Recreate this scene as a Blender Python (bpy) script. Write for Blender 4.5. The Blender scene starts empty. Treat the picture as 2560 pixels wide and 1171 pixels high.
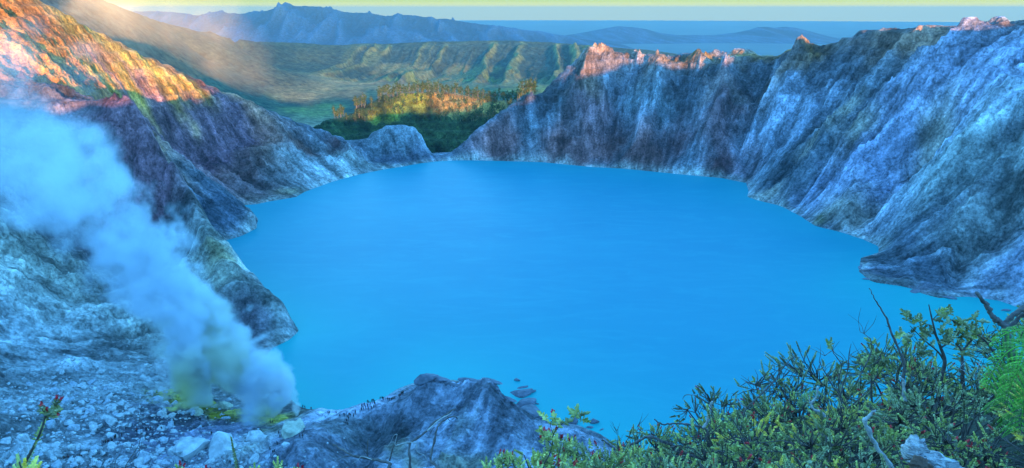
import bpy, math, random
import numpy as np
from mathutils import Vector, Matrix

Q = 1.0                      # mesh density of the crater terrain
HAZE = 3.6e-5
R = math.radians
scn = bpy.context.scene
col = scn.collection

# ------------------------------------------------------------------ camera, sky, sun, exposure
CAM_Z = 190.0                # the lake surface is z = 0
F = 1849.0                   # focal length in pixels of the 2560 px wide photograph
PITCH = math.atan((585.5 - 25.0) / F)
SP, CP = math.sin(PITCH), math.cos(PITCH)
cam_d = bpy.data.cameras.new("camera")
cam = bpy.data.objects.new("camera", cam_d)
col.objects.link(cam)
cam.location = (0, 0, CAM_Z)
cam.rotation_euler = (R(90) - PITCH, 0, 0)
cam_d.sensor_fit = 'HORIZONTAL'
cam_d.sensor_width = 36.0
cam_d.lens = 36.0 * F / 2560.0
cam_d.clip_start = 0.1
cam_d.clip_end = 200000.0
scn.camera = cam

SUN_E = R(6.6)
SX, SY = 0.28, -0.96         # horizontal direction towards the sun: behind the viewer, a little to the right
_n = math.hypot(SX, SY); SX /= _n; SY /= _n
world = bpy.data.worlds.new("World")
scn.world = world
world.use_nodes = True
nt = world.node_tree
nt.nodes.clear()
w_out = nt.nodes.new('ShaderNodeOutputWorld')
w_bg = nt.nodes.new('ShaderNodeBackground')
w_bg.inputs['Strength'].default_value = 0.15
sky = nt.nodes.new('ShaderNodeTexSky')
sky.sky_type = 'NISHITA'
sky.sun_disc = False
sky.sun_elevation = SUN_E
sky.sun_rotation = math.atan2(SX, SY)
sky.altitude = 2300
sky.air_density = 1.6
sky.dust_density = 0.4
sky.ozone_density = 4.0
tint = nt.nodes.new('ShaderNodeMix'); tint.data_type = 'RGBA'; tint.blend_type = 'MULTIPLY'
tint.inputs[0].default_value = 1.0
tint.inputs[7].default_value = (2.0, 3.6, 3.9, 1)
nt.links.new(sky.outputs[0], tint.inputs[6])
tc = nt.nodes.new('ShaderNodeTexCoord')
sep = nt.nodes.new('ShaderNodeSeparateXYZ')
nt.links.new(tc.outputs['Generated'], sep.inputs[0])
mr = nt.nodes.new('ShaderNodeMapRange')
mr.inputs['From Min'].default_value = -0.03; mr.inputs['From Max'].default_value = 0.10
nt.links.new(sep.outputs['Z'], mr.inputs['Value'])
ramp = nt.nodes.new('ShaderNodeValToRGB')
ramp.color_ramp.elements[0].position = 0.26; ramp.color_ramp.elements[0].color = (3.5, 3.0, 0.0, 1)
ramp.color_ramp.elements[1].position = 0.36; ramp.color_ramp.elements[1].color = (0.55, 1.5, 0.5, 1)
nt.links.new(mr.outputs[0], ramp.inputs[0])
hm = nt.nodes.new('ShaderNodeMapRange')
hm.inputs['From Min'].default_value = 0.02; hm.inputs['From Max'].default_value = 0.055
hm.inputs['To Min'].default_value = 1.0; hm.inputs['To Max'].default_value = 0.0
nt.links.new(sep.outputs['Z'], hm.inputs['Value'])
mx = nt.nodes.new('ShaderNodeMix'); mx.data_type = 'RGBA'
nt.links.new(hm.outputs[0], mx.inputs[0])
nt.links.new(tint.outputs[2], mx.inputs[6]); nt.links.new(ramp.outputs[0], mx.inputs[7])
nt.links.new(mx.outputs[2], w_bg.inputs['Color'])
nt.links.new(w_bg.outputs[0], w_out.inputs[0])

sun_d = bpy.data.lights.new("sun", 'SUN')
sun_d.energy = 4.6
sun_d.angle = R(0.5)
sun_d.color = (1.0, 0.47, 0.12)
sun = bpy.data.objects.new("sun", sun_d)
col.objects.link(sun)
sun.rotation_euler = Vector((SX * math.cos(SUN_E), SY * math.cos(SUN_E), math.sin(SUN_E))).to_track_quat('Z', 'Y').to_euler()

scn.view_settings.view_transform = 'Standard'
scn.view_settings.look = 'None'
scn.view_settings.exposure = 1.6
scn.view_settings.gamma = 1.0
cy = scn.cycles
cy.use_denoising = True
cy.max_bounces = 5; cy.diffuse_bounces = 3; cy.glossy_bounces = 2; cy.transmission_bounces = 2
cy.volume_bounces = 3
cy.transparent_max_bounces = 8
cy.caustics_reflective = False; cy.caustics_refractive = False
cy.sample_clamp_indirect = 4.0

# ------------------------------------------------------------------ helpers
def ray(px, py):
    u = (px - 1280.0) / F; v = (585.5 - py) / F
    return np.array([u, v * SP + CP, v * CP - SP])
def at(px, py, Y):
    """the point on the sight line through a photograph pixel whose forward distance is Y metres"""
    d = ray(px, py)
    return np.array([0, 0, CAM_Z]) + d * (Y / d[1])
def atz(px, py, z=0.0):
    d = ray(px, py)
    return np.array([0, 0, CAM_Z]) + d * ((z - CAM_Z) / d[2])
def project(P):
    d = np.asarray(P, float) - np.array([0, 0, CAM_Z])
    dep = d[..., 1] * CP - d[..., 2] * SP
    up = d[..., 1] * SP + d[..., 2] * CP
    return 1280 + F * d[..., 0] / dep, 585.5 - F * up / dep, dep

_rs = np.random.RandomState(7)
_perm = _rs.permutation(1024); _perm = np.concatenate([_perm, _perm])
_ga = _rs.rand(1024) * 2 * np.pi
_gx, _gy = np.cos(_ga), np.sin(_ga)
def perlin(x, y, seed=0):
    x = x + seed * 17.31; y = y + seed * 9.77
    xi = np.floor(x).astype(np.int64); yi = np.floor(y).astype(np.int64)
    xf = x - xi; yf = y - yi
    u = xf * xf * xf * (xf * (xf * 6 - 15) + 10); v = yf * yf * yf * (yf * (yf * 6 - 15) + 10)
    def g(ix, iy, dx, dy):
        h = _perm[_perm[ix & 1023] + (iy & 1023)]
        return _gx[h] * dx + _gy[h] * dy
    a = g(xi, yi, xf, yf); b = g(xi + 1, yi, xf - 1, yf)
    c = g(xi, yi + 1, xf, yf - 1); d = g(xi + 1, yi + 1, xf - 1, yf - 1)
    return (a + u * (b - a) + v * ((c + u * (d - c)) - (a + u * (b - a)))) * 1.5
def fbm(x, y, octv=5, seed=0, gain=0.5, lac=2.03):
    s = 0; a = 1.0; t = 0
    for o in range(octv):
        s = s + a * perlin(x, y, seed + o * 3); t += a
        a *= gain; x = x * lac; y = y * lac
    return s / t
def ridged(x, y, octv=5, seed=0, gain=0.55, lac=2.07):
    s = 0; a = 1.0; t = 0; w = 1.0
    for o in range(octv):
        n = 1 - np.abs(perlin(x, y, seed + o * 5)) * 1.6
        n = np.clip(n, 0, 1) ** 2
        s = s + a * n * w; t += a
        w = np.clip(n * 1.6, 0.25, 1); a *= gain; x = x * lac; y = y * lac
    return s / t * 2 - 0.9
def smooth(x, a, b):
    t = np.clip((x - a) / (b - a), 0, 1)
    return t * t * (3 - 2 * t)

def tag(o, label=None, cat=None, group=None, kind=None):
    if label: o['label'] = label
    if cat: o['category'] = cat
    if group: o['group'] = group
    if kind: o['kind'] = kind
    return o
def mesh_obj(name, V, Fc, mat=None, parent=None, colors=None, shade=True, mesh_only=False, flow=None):
    """V (n,3), Fc (m,k) with k = 3 or 4, or a list of such arrays"""
    me = bpy.data.meshes.new(name)
    V = np.asarray(V, np.float32)
    fl = Fc if isinstance(Fc, list) and isinstance(Fc[0], np.ndarray) else [Fc]
    fl = [np.asarray(f, np.int32) for f in fl if len(f)]
    loops = np.concatenate([f.ravel() for f in fl])
    tot = np.concatenate([np.full(len(f), f.shape[1], np.int32) for f in fl])
    start = np.concatenate([[0], np.cumsum(tot)[:-1]]).astype(np.int32)
    me.vertices.add(len(V)); me.vertices.foreach_set('co', V.ravel())
    me.loops.add(len(loops)); me.loops.foreach_set('vertex_index', loops)
    me.polygons.add(len(tot)); me.polygons.foreach_set('loop_start', start)
    try: me.polygons.foreach_set('loop_total', tot)
    except Exception: pass
    me.update(calc_edges=True)
    me.polygons.foreach_set('use_smooth', np.full(len(tot), shade, bool))
    if colors is not None:
        ca = me.color_attributes.new('Col', 'FLOAT_COLOR', 'POINT')
        c4 = np.ones((len(V), 4), np.float32); c4[:, :colors.shape[1]] = colors
        ca.data.foreach_set('color', c4.ravel())
    if flow is not None:
        ca = me.color_attributes.new('Flow', 'FLOAT_COLOR', 'POINT')
        c4 = np.ones((len(V), 4), np.float32); c4[:, :3] = flow
        ca.data.foreach_set('color', c4.ravel())
    if mat: me.materials.append(mat)
    me.validate()
    if mesh_only: return me
    o = bpy.data.objects.new(name, me)
    col.objects.link(o)
    if parent: o.parent = parent
    return o
def empty(name, loc=(0, 0, 0), rz=0.0, scale=1.0):
    o = bpy.data.objects.new(name, None)
    col.objects.link(o)
    o.location = loc; o.rotation_euler = (0, 0, rz); o.scale = (scale,) * 3
    o.empty_display_size = 0.1
    return o
def children(o): return list(o.children)
def copy_tree(o, parent=None):
    c = o.copy(); col.objects.link(c)
    if parent: c.parent = parent
    for ch in [x for x in KIDS.get(o.name, [])]:
        copy_tree(ch, c)
    return c
KIDS = {}
def kid(o, parent):
    KIDS.setdefault(parent.name, []).append(o); return o
def grid_faces(nr, nc):
    i = np.arange(nr * nc).reshape(nr, nc)
    return np.stack([i[:-1, :-1], i[:-1, 1:], i[1:, 1:], i[1:, :-1]], -1).reshape(-1, 4)

# ---- materials
class NT:
    def __init__(s, name):
        s.m = bpy.data.materials.new(name); s.m.use_nodes = True
        s.t = s.m.node_tree; s.t.nodes.clear()
        s.out = s.t.nodes.new('ShaderNodeOutputMaterial')
    def n(s, typ, **kw):
        nd = s.t.nodes.new(typ)
        for k, v in kw.items():
            if k.startswith('i_'):
                nd.inputs[k[2:].replace('_', ' ')].default_value = v
            else: setattr(nd, k, v)
        return nd
    def l(s, a, b): s.t.links.new(a, b)
    def math(s, op, a, b=None, c=None, clamp=False):
        nd = s.t.nodes.new('ShaderNodeMath'); nd.operation = op; nd.use_clamp = clamp
        for i, x in enumerate((a, b, c)):
            if x is None: continue
            if isinstance(x, (int, float)): nd.inputs[i].default_value = x
            else: s.l(x, nd.inputs[i])
        return nd.outputs[0]
    def mix(s, f, a, b, blend='MIX'):
        nd = s.t.nodes.new('ShaderNodeMix'); nd.data_type = 'RGBA'; nd.blend_type = blend
        for i, x in ((0, f), (6, a), (7, b)):
            if isinstance(x, (int, float)): nd.inputs[i].default_value = x
            elif isinstance(x, tuple): nd.inputs[i].default_value = x if len(x) == 4 else x + (1,)
            else: s.l(x, nd.inputs[i])
        return nd.outputs[2]
    def noise(s, vec, scale, detail=5, rough=0.55, typ='FBM', dist=0.0):
        nd = s.t.nodes.new('ShaderNodeTexNoise'); nd.noise_type = typ
        nd.inputs['Scale'].default_value = scale; nd.inputs['Detail'].default_value = detail
        nd.inputs['Roughness'].default_value = rough; nd.inputs['Distortion'].default_value = dist
        s.l(vec, nd.inputs['Vector'])
        return nd.outputs[0]
    def rng(s, v, a, b, c=0.0, d=1.0):
        nd = s.t.nodes.new('ShaderNodeMapRange')
        for k, x in zip(('From Min', 'From Max', 'To Min', 'To Max'), (a, b, c, d)): nd.inputs[k].default_value = x
        s.l(v, nd.inputs['Value']); return nd.outputs[0]
    def mapping(s, vec, scale=(1, 1, 1), rot=(0, 0, 0)):
        nd = s.t.nodes.new('ShaderNodeMapping'); nd.inputs['Scale'].default_value = scale
        nd.inputs['Rotation'].default_value = rot; s.l(vec, nd.inputs['Vector']); return nd.outputs[0]
    def bump(s, h, strength=1.0, dist=1.0, normal=None):
        nd = s.t.nodes.new('ShaderNodeBump'); nd.inputs['Strength'].default_value = strength
        nd.inputs['Distance'].default_value = dist; s.l(h, nd.inputs['Height'])
        if normal is not None: s.l(normal, nd.inputs['Normal'])
        return nd.outputs[0]
    def principled(s, colr, rough=0.9, normal=None, spec=0.3):
        p = s.t.nodes.new('ShaderNodeBsdfPrincipled')
        if isinstance(colr, tuple): p.inputs['Base Color'].default_value = colr if len(colr) == 4 else colr + (1,)
        else: s.l(colr, p.inputs['Base Color'])
        if isinstance(rough, (int, float)): p.inputs['Roughness'].default_value = rough
        else: s.l(rough, p.inputs['Roughness'])
        p.inputs['Specular IOR Level'].default_value = spec
        if normal is not None: s.l(normal, p.inputs['Normal'])
        s.l(p.outputs[0], s.out.inputs['Surface'])
        return p

def rock_material(name, strength=1.0, fine=1.0):
    """rock whose colour zones sit in the mesh's colour attribute; alpha-free, with veins, streaks and relief"""
    t = NT(name)
    pos = t.n('ShaderNodeNewGeometry').outputs['Position']
    at_ = t.n('ShaderNodeVertexColor', layer_name='Col').outputs[0]
    warp = t.n('ShaderNodeTexNoise'); t.l(pos, warp.inputs['Vector']); warp.inputs['Scale'].default_value = 0.02 * fine
    wadd = t.n('ShaderNodeVectorMath', operation='MULTIPLY_ADD')
    t.l(warp.outputs['Color'], wadd.inputs[0]); wadd.inputs[1].default_value = (30 / fine,) * 3; t.l(pos, wadd.inputs[2])
    wp = wadd.outputs[0]
    streak = t.noise(t.mapping(wp, (1, 1, 0.22)), 0.09 * fine, 8, 0.68)
    blotch = t.noise(wp, 0.035 * fine, 7, 0.62)
    grit = t.noise(pos, 0.42 * fine, 7, 0.72)
    fl = t.n('ShaderNodeVertexColor', layer_name='Flow').outputs[0]
    run = t.noise(t.mapping(fl, (100, 9, 16)), 0.15 * fine, 8, 0.66, 'FBM', 0.5)
    run2 = t.noise(t.mapping(fl, (100, 16, 26)), 0.045 * fine, 5, 0.6, 'FBM', 0.8)
    gash = t.noise(t.mapping(wp, (1, 1, 0.5), (0.3, 0.2, 0.1)), 0.055 * fine, 8, 0.65)
    crack = t.rng(t.math('ABSOLUTE', t.math('SUBTRACT', gash, 0.5)), 0.0, 0.035, 0.0, 1.0)
    facet = t.noise(t.mapping(wp, (1, 1, 0.7), (0.7, 0.2, 0)), 0.2 * fine, 7, 0.62)
    vein = t.noise(t.mapping(wp, (0.6, 0.6, 1.8), (0.5, 0.3, 0)), 0.05 * fine, 7, 0.6, 'RIDGED_MULTIFRACTAL')
    f1 = t.rng(streak, 0.36, 0.64, 0.66, 1.36)
    f2 = t.rng(grit, 0.34, 0.66, 0.48, 1.5)
    f3 = t.rng(blotch, 0.35, 0.65, 0.62, 1.30)
    f = t.math('MULTIPLY', t.math('MULTIPLY', f1, f2), t.math('MULTIPLY', t.math('MULTIPLY', f3, t.math('MULTIPLY', t.rng(run, 0.36, 0.64, 0.68, 1.36), t.rng(run2, 0.38, 0.62, 0.62, 1.36))), t.rng(crack, 0, 1, 0.68, 1.06)))  # crack term puts crevice shade into the colour; streaks are rock tone
    fc = t.n('ShaderNodeCombineColor'); [t.l(f, fc.inputs[i]) for i in range(3)]
    c = t.mix(1.0, at_, fc.outputs[0], 'MULTIPLY')
    pale = t.rng(vein, 0.9, 1.6, 0.0, 0.2)
    hb = t.math('ADD', t.math('MULTIPLY', streak, 0.45), t.math('ADD', t.math('MULTIPLY', grit, 0.5), t.math('MULTIPLY', vein, 0.12)))
    hb = t.math('ADD', hb, t.math('ADD', t.math('MULTIPLY', crack, 0.12), t.math('ADD', t.math('ADD', t.math('MULTIPLY', run, 1.5), t.math('MULTIPLY', run2, 2.0)), t.math('MULTIPLY', facet, 1.3))))
    nrm = t.bump(hb, 1.0, 3.4 * strength / fine)
    t.principled(c, 0.93, nrm, 0.2)
    return t.m
# ------------------------------------------------------------------ crater terrain (height field, lake level = 0)
SHORE_PX = [(905,1022),(860,1032),(800,1034),(745,1014),(700,975),(664,945),(655,905),(680,872),(722,850),(746,828),(722,800),(640,745),(560,690),
            (505,655),(500,625),(545,606),(600,592),(640,572),(645,548),(625,522),(600,515),(640,511),(680,503),(740,493),(762,480),(830,455),(900,436),(960,424),
            (1000,418),(1050,409),(1090,404),(1150,401),(1220,402),(1300,404),(1360,406),(1420,412),(1480,418),(1560,422),(1640,430),(1720,438),(1800,445),
            (1865,458),(1872,478),(1868,492),(1890,500),(1950,515),(2000,540),(2040,566),(2100,580),(2160,600),(2196,616),(2196,632),(2152,645),(2148,680),(2180,705),
            (2230,712),(2270,718),(2300,733),(2350,746),(2420,742),(2500,752),(2560,775),(2680,850),(2640,960),(2440,1060),(2200,1120),(1950,1150),(1700,1160),
            (1560,1125),(1500,1085),(1440,1062),(1380,1058),(1330,1045),(1280,1012),(1230,975),(1150,952),(1075,945),(1000,970),(950,1000)]
SHORE = np.array([atz(*p)[:2] for p in SHORE_PX])
def densify(P, step):
    P = np.asarray(P, float); out = []
    for a, b in zip(P[:-1], P[1:]):
        n = max(1, int(np.linalg.norm((b - a)[:2]) / step))
        for k in range(n): out.append(a + (b - a) * k / n)
    out.append(P[-1]); return np.array(out)
def inside(poly, x, y):
    r = np.zeros(x.shape, bool); n = len(poly); j = n - 1
    for i in range(n):
        xi, yi = poly[i]; xj, yj = poly[j]
        c = ((yi > y) != (yj > y)) & (x < (xj - xi) * (y - yi) / (yj - yi + 1e-12) + xi)
        r ^= c; j = i
    return r
def poly_dist(P, x, y):
    d = np.full(x.shape, 1e9)
    for a, b in zip(P[:-1], P[1:]):
        ab = b - a; L = (ab ** 2).sum() + 1e-9
        t = np.clip(((x - a[0]) * ab[0] + (y - a[1]) * ab[1]) / L, 0, 1)
        d = np.minimum(d, (x - a[0] - t * ab[0]) ** 2 + (y - a[1] - t * ab[1]) ** 2)
    return np.sqrt(d)

CREST_L = [(-700,-60,640),(-400,-60,670),(-150,-60,700),(0,-38,722),(100,0,745),(170,38,765),(240,75,788),(330,123,822),(420,163,858),(530,218,900),(600,250,930),
           (700,290,955),(790,325,975),(850,350,985),(880,350,990),(915,342,992)]
DOME_T = [(915,342,992),(940,325,990),(962,314,990),(1010,309,992),(1040,322,990),(1058,345,986)]
SADDLE = [(1070,382,975),(1090,385,978),(1120,384,982),(1150,366,986)]
CREST_R = [(1150,366,986),(1180,338,995),(1250,282,1020),(1310,243,1050),(1350,237,1065),(1380,202,1090),(1430,162,1120),(1465,141,1135),(1492,127,1140),(1520,148,1145),
           (1580,166,1145),(1610,160,1140),(1640,151,1130),(1700,141,1120),(1745,131,1110),(1780,142,1100),(1820,133,1090),(1860,121,1075),(1890,132,1065),(1910,145,1055),
           (1945,146,1040),(1975,128,1025),(2005,113,1010),(2060,120,985),(2090,106,970),(2120,95,955),(2165,73,930),(2230,63,900),(2310,66,870),(2400,69,830),(2480,63,790),
           (2560,60,750),(2750,40,660),(3000,20,560),(3400,-60,430)]
SPUR1 = [(746,828,419),(725,790,424),(700,742,430),(640,690,437),(575,618,448),(548,590,455),(520,555,462),(492,500,470),(468,440,480),(420,372,492),(370,328,502),
         (330,278,512),(240,246,524),(190,214,534),(150,190,545),(70,162,560),(-60,110,570),(-250,70,560)]
SPUR2 = [(643,545,645),(632,522,650),(600,500,665),(560,470,690),(500,428,720),(450,395,760)]
C = []
def addp(pts): C.extend([tuple(p) for p in pts])
addp([(x, y, 0.0) for x, y in densify(np.vstack([SHORE, SHORE[:1]]), 9)])
gx, gy = np.meshgrid(np.arange(-500, 700, 26.0), np.arange(200, 1000, 26.0))
gx = gx.ravel(); gy = gy.ravel()
ins = inside(SHORE, gx, gy); dd = poly_dist(np.vstack([SHORE, SHORE[:1]]), gx, gy)
ok = ins & (dd > 12)
addp(np.stack([gx[ok], gy[ok], -np.minimum(dd[ok] * 0.5, 22)], -1))
for line in (CREST_L, DOME_T, SADDLE, CREST_R, SPUR1, SPUR2):
    addp(densify([at(*p) for p in line], 14))
# outer flanks fall away behind the crest
def outer(line, dz=(-60, -260), dist=(90, 420), cx=60, cy_=640):
    for q in densify([at(*p) for p in line], 45):
        v = q[:2] - np.array([cx, cy_]); v /= np.linalg.norm(v)
        for a, b in zip(dist, dz):
            addp([(q[0] + v[0] * a, q[1] + v[1] * a, q[2] + b)])
outer(CREST_L[2:12]); outer(CREST_R[3:])
outer(CREST_L[12:] + DOME_T + SADDLE + CREST_R[:3], dz=(-22, -30), dist=(28, 50))
# dome rock: steep front and right face
addp([at(925,372,966), at(960,382,958), at(1000,386,955), at(1040,388,958), at(1062,388,962), at(1068,380,990), at(1064,370,1000)])
addp([at(940,345,978), at(970,335,976), at(1010,332,976), at(1040,340,978)])
# inner slopes, basin floor, knoll
addp([at(*p) for p in [
    (0,520,410),(0,620,385),(0,720,360),(0,850,325),(0,1000,270),(0,1171,212),(-200,600,360),(-200,850,290),(-200,1100,215),(-450,850,230),(-450,500,330),
    (100,560,440),(150,700,400),(120,800,362),(200,880,335),(130,1000,280),(150,1100,240),(200,1171,220),
    (250,600,478),(300,700,430),(350,780,396),(400,850,372),(300,900,335),(280,1000,295),(300,1080,262),(330,1171,228),
    (330,480,500),(400,560,485),(450,650,452),(520,740,425),(600,820,408),(560,880,385),(480,930,352),(450,1000,315),(500,1040,298),(600,1050,295),(680,1050,297),(740,1045,303),
    (430,1060,283),(560,1080,278),(700,1090,276),(450,1120,252),(600,1140,245),(600,1171,236),(450,1171,234),(750,1171,240),
    (760,1030,309),(815,1040,308),(870,1035,314),(800,1080,290),(780,1110,268),(880,1100,270),(900,1140,250),(900,1171,240),
    (905,1018,322),(960,998,318),(1005,985,312),(1040,966,306),(1070,936,303),(1110,957,303),(1150,977,303),(1200,988,302),(1240,998,300),(1290,1025,296),(1340,1046,300),
    (1000,1060,284),(1080,1010,288),(1150,1030,285),(1230,1070,276),(1320,1100,270),(1100,1100,262),(1000,1171,238),(1150,1171,238),(1300,1171,240),(1400,1120,262),(1450,1080,276),(1490,1100,272),(1450,1171,245),(1550,1171,262),
]])
# low lava shelf on the right shore
addp([atz(*p, 2.2) for p in [(2170,660),(2165,685),(2195,680),(2200,655),(2215,700),(2240,695),(2265,708),(2230,675)]])
# the wooded hill outside the outlet
HILL = [(790,312,1110),(850,287,1150),(900,256,1190),(950,238,1220),(1030,226,1240),(1080,226,1240),(1150,240,1220),(1230,240,1200),(1300,248,1180),(1350,262,1180),(1450,285,1200),(1560,305,1220)]
addp(densify([at(*p) for p in HILL], 24))
addp([at(*p) for p in [(820,335,1085),(880,310,1125),(900,330,1095),(1000,300,1160),(940,290,1165),(1100,300,1165),(1100,345,1100),(1200,290,1150),(1200,320,1110),(1000,350,1080),(1080,388,1040),(950,368,1050),(1280,280,1135),(1060,262,1205),(1180,265,1185),(1130,255,1205)]])
for p in HILL: q = at(*p); addp([(q[0], q[1] + 110, q[2] - 60), (q[0], q[1] + 380, -250)])
# the rim the viewer stands on, dropping to the lake, and the higher rim behind that shades the crater
def rim_h(c):
    cs = [-700, -420, -185, -162, -137, -90, -84, -50, -22, 25, 50, 58, 165, 267, 288, 305, 323, 360, 408, 522, 596, 627, 640, 653, 700, 900, 1500]
    hs = [225, 215, 212, 208, 208, 217, 226, 226, 212, 196, 184, 180, 179, 172, 182, 207, 222, 240, 252, 258, 265, 268, 267, 266, 280, 300, 300]
    return np.interp(c, cs, hs)
YC = -110.0
for x in np.arange(-640, 1300, 20.0):
    c = x * (-SY) + YC * SX
    addp([(x, YC, rim_h(c)), (x, YC - 80, rim_h(c) - 45), (x, YC - 330, rim_h(c) - 160)])
for x, y, z in [(-8,0,186),(8,0,187.5),(0,-10,189),(-60,0,156),(-140,20,150),(0,60,132),(60,60,136),(140,60,148),(0,130,68),(80,130,76),(-100,120,72),(0,200,22),(100,190,30),(220,140,90),(330,150,110),
                (-220,60,140),(-330,120,140),(-420,180,160),(-200,150,66),(200,260,14),(320,280,20),(450,330,60),(560,400,90),(14,-30,182),(-14,-30,180),(34,-10,166),(-34,-10,166),(0,-45,178),(0,-70,168),(-60,-50,160),(60,-40,166),(100,-30,164),(100,0,160),(300,0,190),(450,100,170),(-300,-30,180)]:
    addp([(x, y, z)])
# where the crater's outer flank reaches the country around it
for a in np.linspace(-75, 75, 26):
    addp([(1900 * math.sin(R(a)), 640 + 1400 * math.cos(R(a)), -330)])
C = np.array(C)
key = np.round(C[:, :2] / 3.0).astype(int)
_, idx = np.unique(key, axis=0, return_index=True)
C = C[np.sort(idx)]

def rbf_fit(C, eps=0.3):
    P = C[:, :2]; D = np.sqrt(((P[:, None] - P[None]) ** 2).sum(-1) + eps)
    n = len(C); A = np.zeros((n + 3, n + 3)); A[:n, :n] = D
    A[:n, n] = 1; A[:n, n + 1:] = P / 1000; A[n:, :n] = A[:n, n:].T
    b = np.zeros(n + 3); b[:n] = C[:, 2]
    A[np.arange(n), np.arange(n)] += 0.3
    return np.linalg.solve(A, b)
WTS = rbf_fit(C)
def rbf(x, y):
    out = np.empty(x.size); xf = x.ravel(); yf = y.ravel(); n = len(C)
    c0 = C[:, 0].astype(np.float32); c1 = C[:, 1].astype(np.float32); w = WTS[:n].astype(np.float32)
    for i in range(0, x.size, 8000):
        d = np.sqrt((xf[i:i+8000, None].astype(np.float32) - c0) ** 2 + (yf[i:i+8000, None].astype(np.float32) - c1) ** 2 + 0.3)
        out[i:i+8000] = d @ w + WTS[n] + WTS[n+1] * xf[i:i+8000] / 1000 + WTS[n+2] * yf[i:i+8000] / 1000
    return out.reshape(x.shape)
GS = 6.0; GX0, GX1, GY0, GY1 = -1500, 1800, -450, 2250
cxs = np.arange(GX0, GX1 + GS, GS); cys = np.arange(GY0, GY1 + GS, GS)
CGX, CGY = np.meshgrid(cxs, cys)
CG = rbf(CGX, CGY)
def cubic(G, x, y):
    u = np.clip((x - GX0) / GS, 1.001, G.shape[1] - 3.001); v = np.clip((y - GY0) / GS, 1.001, G.shape[0] - 3.001)
    i = u.astype(int); j = v.astype(int); fu = u - i; fv = v - j
    def w(t): return [((-t + 2) * t - 1) * t / 2, ((3 * t - 5) * t * t + 2) / 2, ((-3 * t + 4) * t + 1) * t / 2, (t - 1) * t * t / 2]
    wu = w(fu); wv = w(fv); s = 0
    for b in range(4):
        r = 0
        for a in range(4): r = r + wu[a] * G[j + b - 1, i + a - 1]
        s = s + wv[b] * r
    return s
def hit(px, py, G=None, y0=150., y1=2000.):
    """where the sight line meets the smooth terrain"""
    G = CG if G is None else G
    Y = np.exp(np.linspace(math.log(y0), math.log(y1), 900)); d = ray(px, py)
    X = d[0] / d[1] * Y; Z = CAM_Z + d[2] / d[1] * Y
    H = cubic(G, X, Y); k = np.argmax(H > Z)
    return np.array([X[k], Y[k], H[k]])
# additive spurs (+) and gullies (-): (amplitude, width, pixels down the slope)
RELIEF = [(16, 20, [(2050,372),(1985,400),(1930,440),(1893,485)]), (-12, 14, [(2075,380),(2060,430),(2000,500),(1980,520)]),
          (20, 30, [(2400,150),(2290,250),(2190,320),(2120,390),(2080,470),(2050,550)]), (-16, 18, [(2330,330),(2230,420),(2180,500),(2150,585)]),
          (18, 24, [(2480,300),(2400,400),(2330,450),(2260,540),(2215,610)]), (-14, 14, [(2370,300),(2320,380),(2310,430)]),
          (12, 18, [(2560,450),(2470,500),(2400,570),(2330,650),(2300,710)]), (-9, 10, [(2520,480),(2420,600),(2380,700)]),
          (14, 22, [(1500,150),(1440,230),(1400,300),(1370,380)]), (-12, 16, [(1560,180),(1530,260),(1500,330),(1480,400)]),
          (13, 20, [(1810,195),(1800,270),(1780,350),(1760,420)]), (10, 14, [(1330,262),(1260,320),(1210,365),(1185,390)]),
          (-9, 10, [(1290,300),(1240,370),(1200,395)]), (-12, 16, [(1900,180),(1870,280),(1850,370),(1850,440)]), (11, 16, [(1640,180),(1640,260),(1620,350),(1600,410)]),
          (10, 14, [(2000,130),(1960,230),(1930,300)]), (-10, 18, [(640,300),(560,330),(500,380)]),
          (8, 12, [(300,330),(330,420),(380,520),(420,600)]), (-7, 9, [(380,380),(430,480),(470,570)]), (7, 10, [(500,600),(540,680),(600,780)]),
          (6, 10, [(850,1045),(800,1090),(760,1150)]), (-5, 7, [(930,1060),(900,1110),(900,1160)]),
          (6, 10, [(1210,990),(1240,1050),(1260,1120)])]
add = np.zeros_like(CG)
for A_, w_, pts in RELIEF:
    P = np.array([hit(*p)[:2] for p in pts])
    d = poly_dist(P, CGX, CGY)
    e = np.minimum(np.hypot(CGX - P[0][0], CGY - P[0][1]), 1e9)
    add += 1.8 * A_ * np.exp(-(d / w_) ** 1.25)
lim = np.clip(CG * 0.45, 0, 1e9)
CG = CG + np.clip(add, -lim, lim)
LCX, LCY = 70.0, 620.0
SHD = poly_dist(np.vstack([SHORE, SHORE[:1]]), CGX, CGY) * np.where(inside(SHORE, CGX, CGY), -1, 1)

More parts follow.
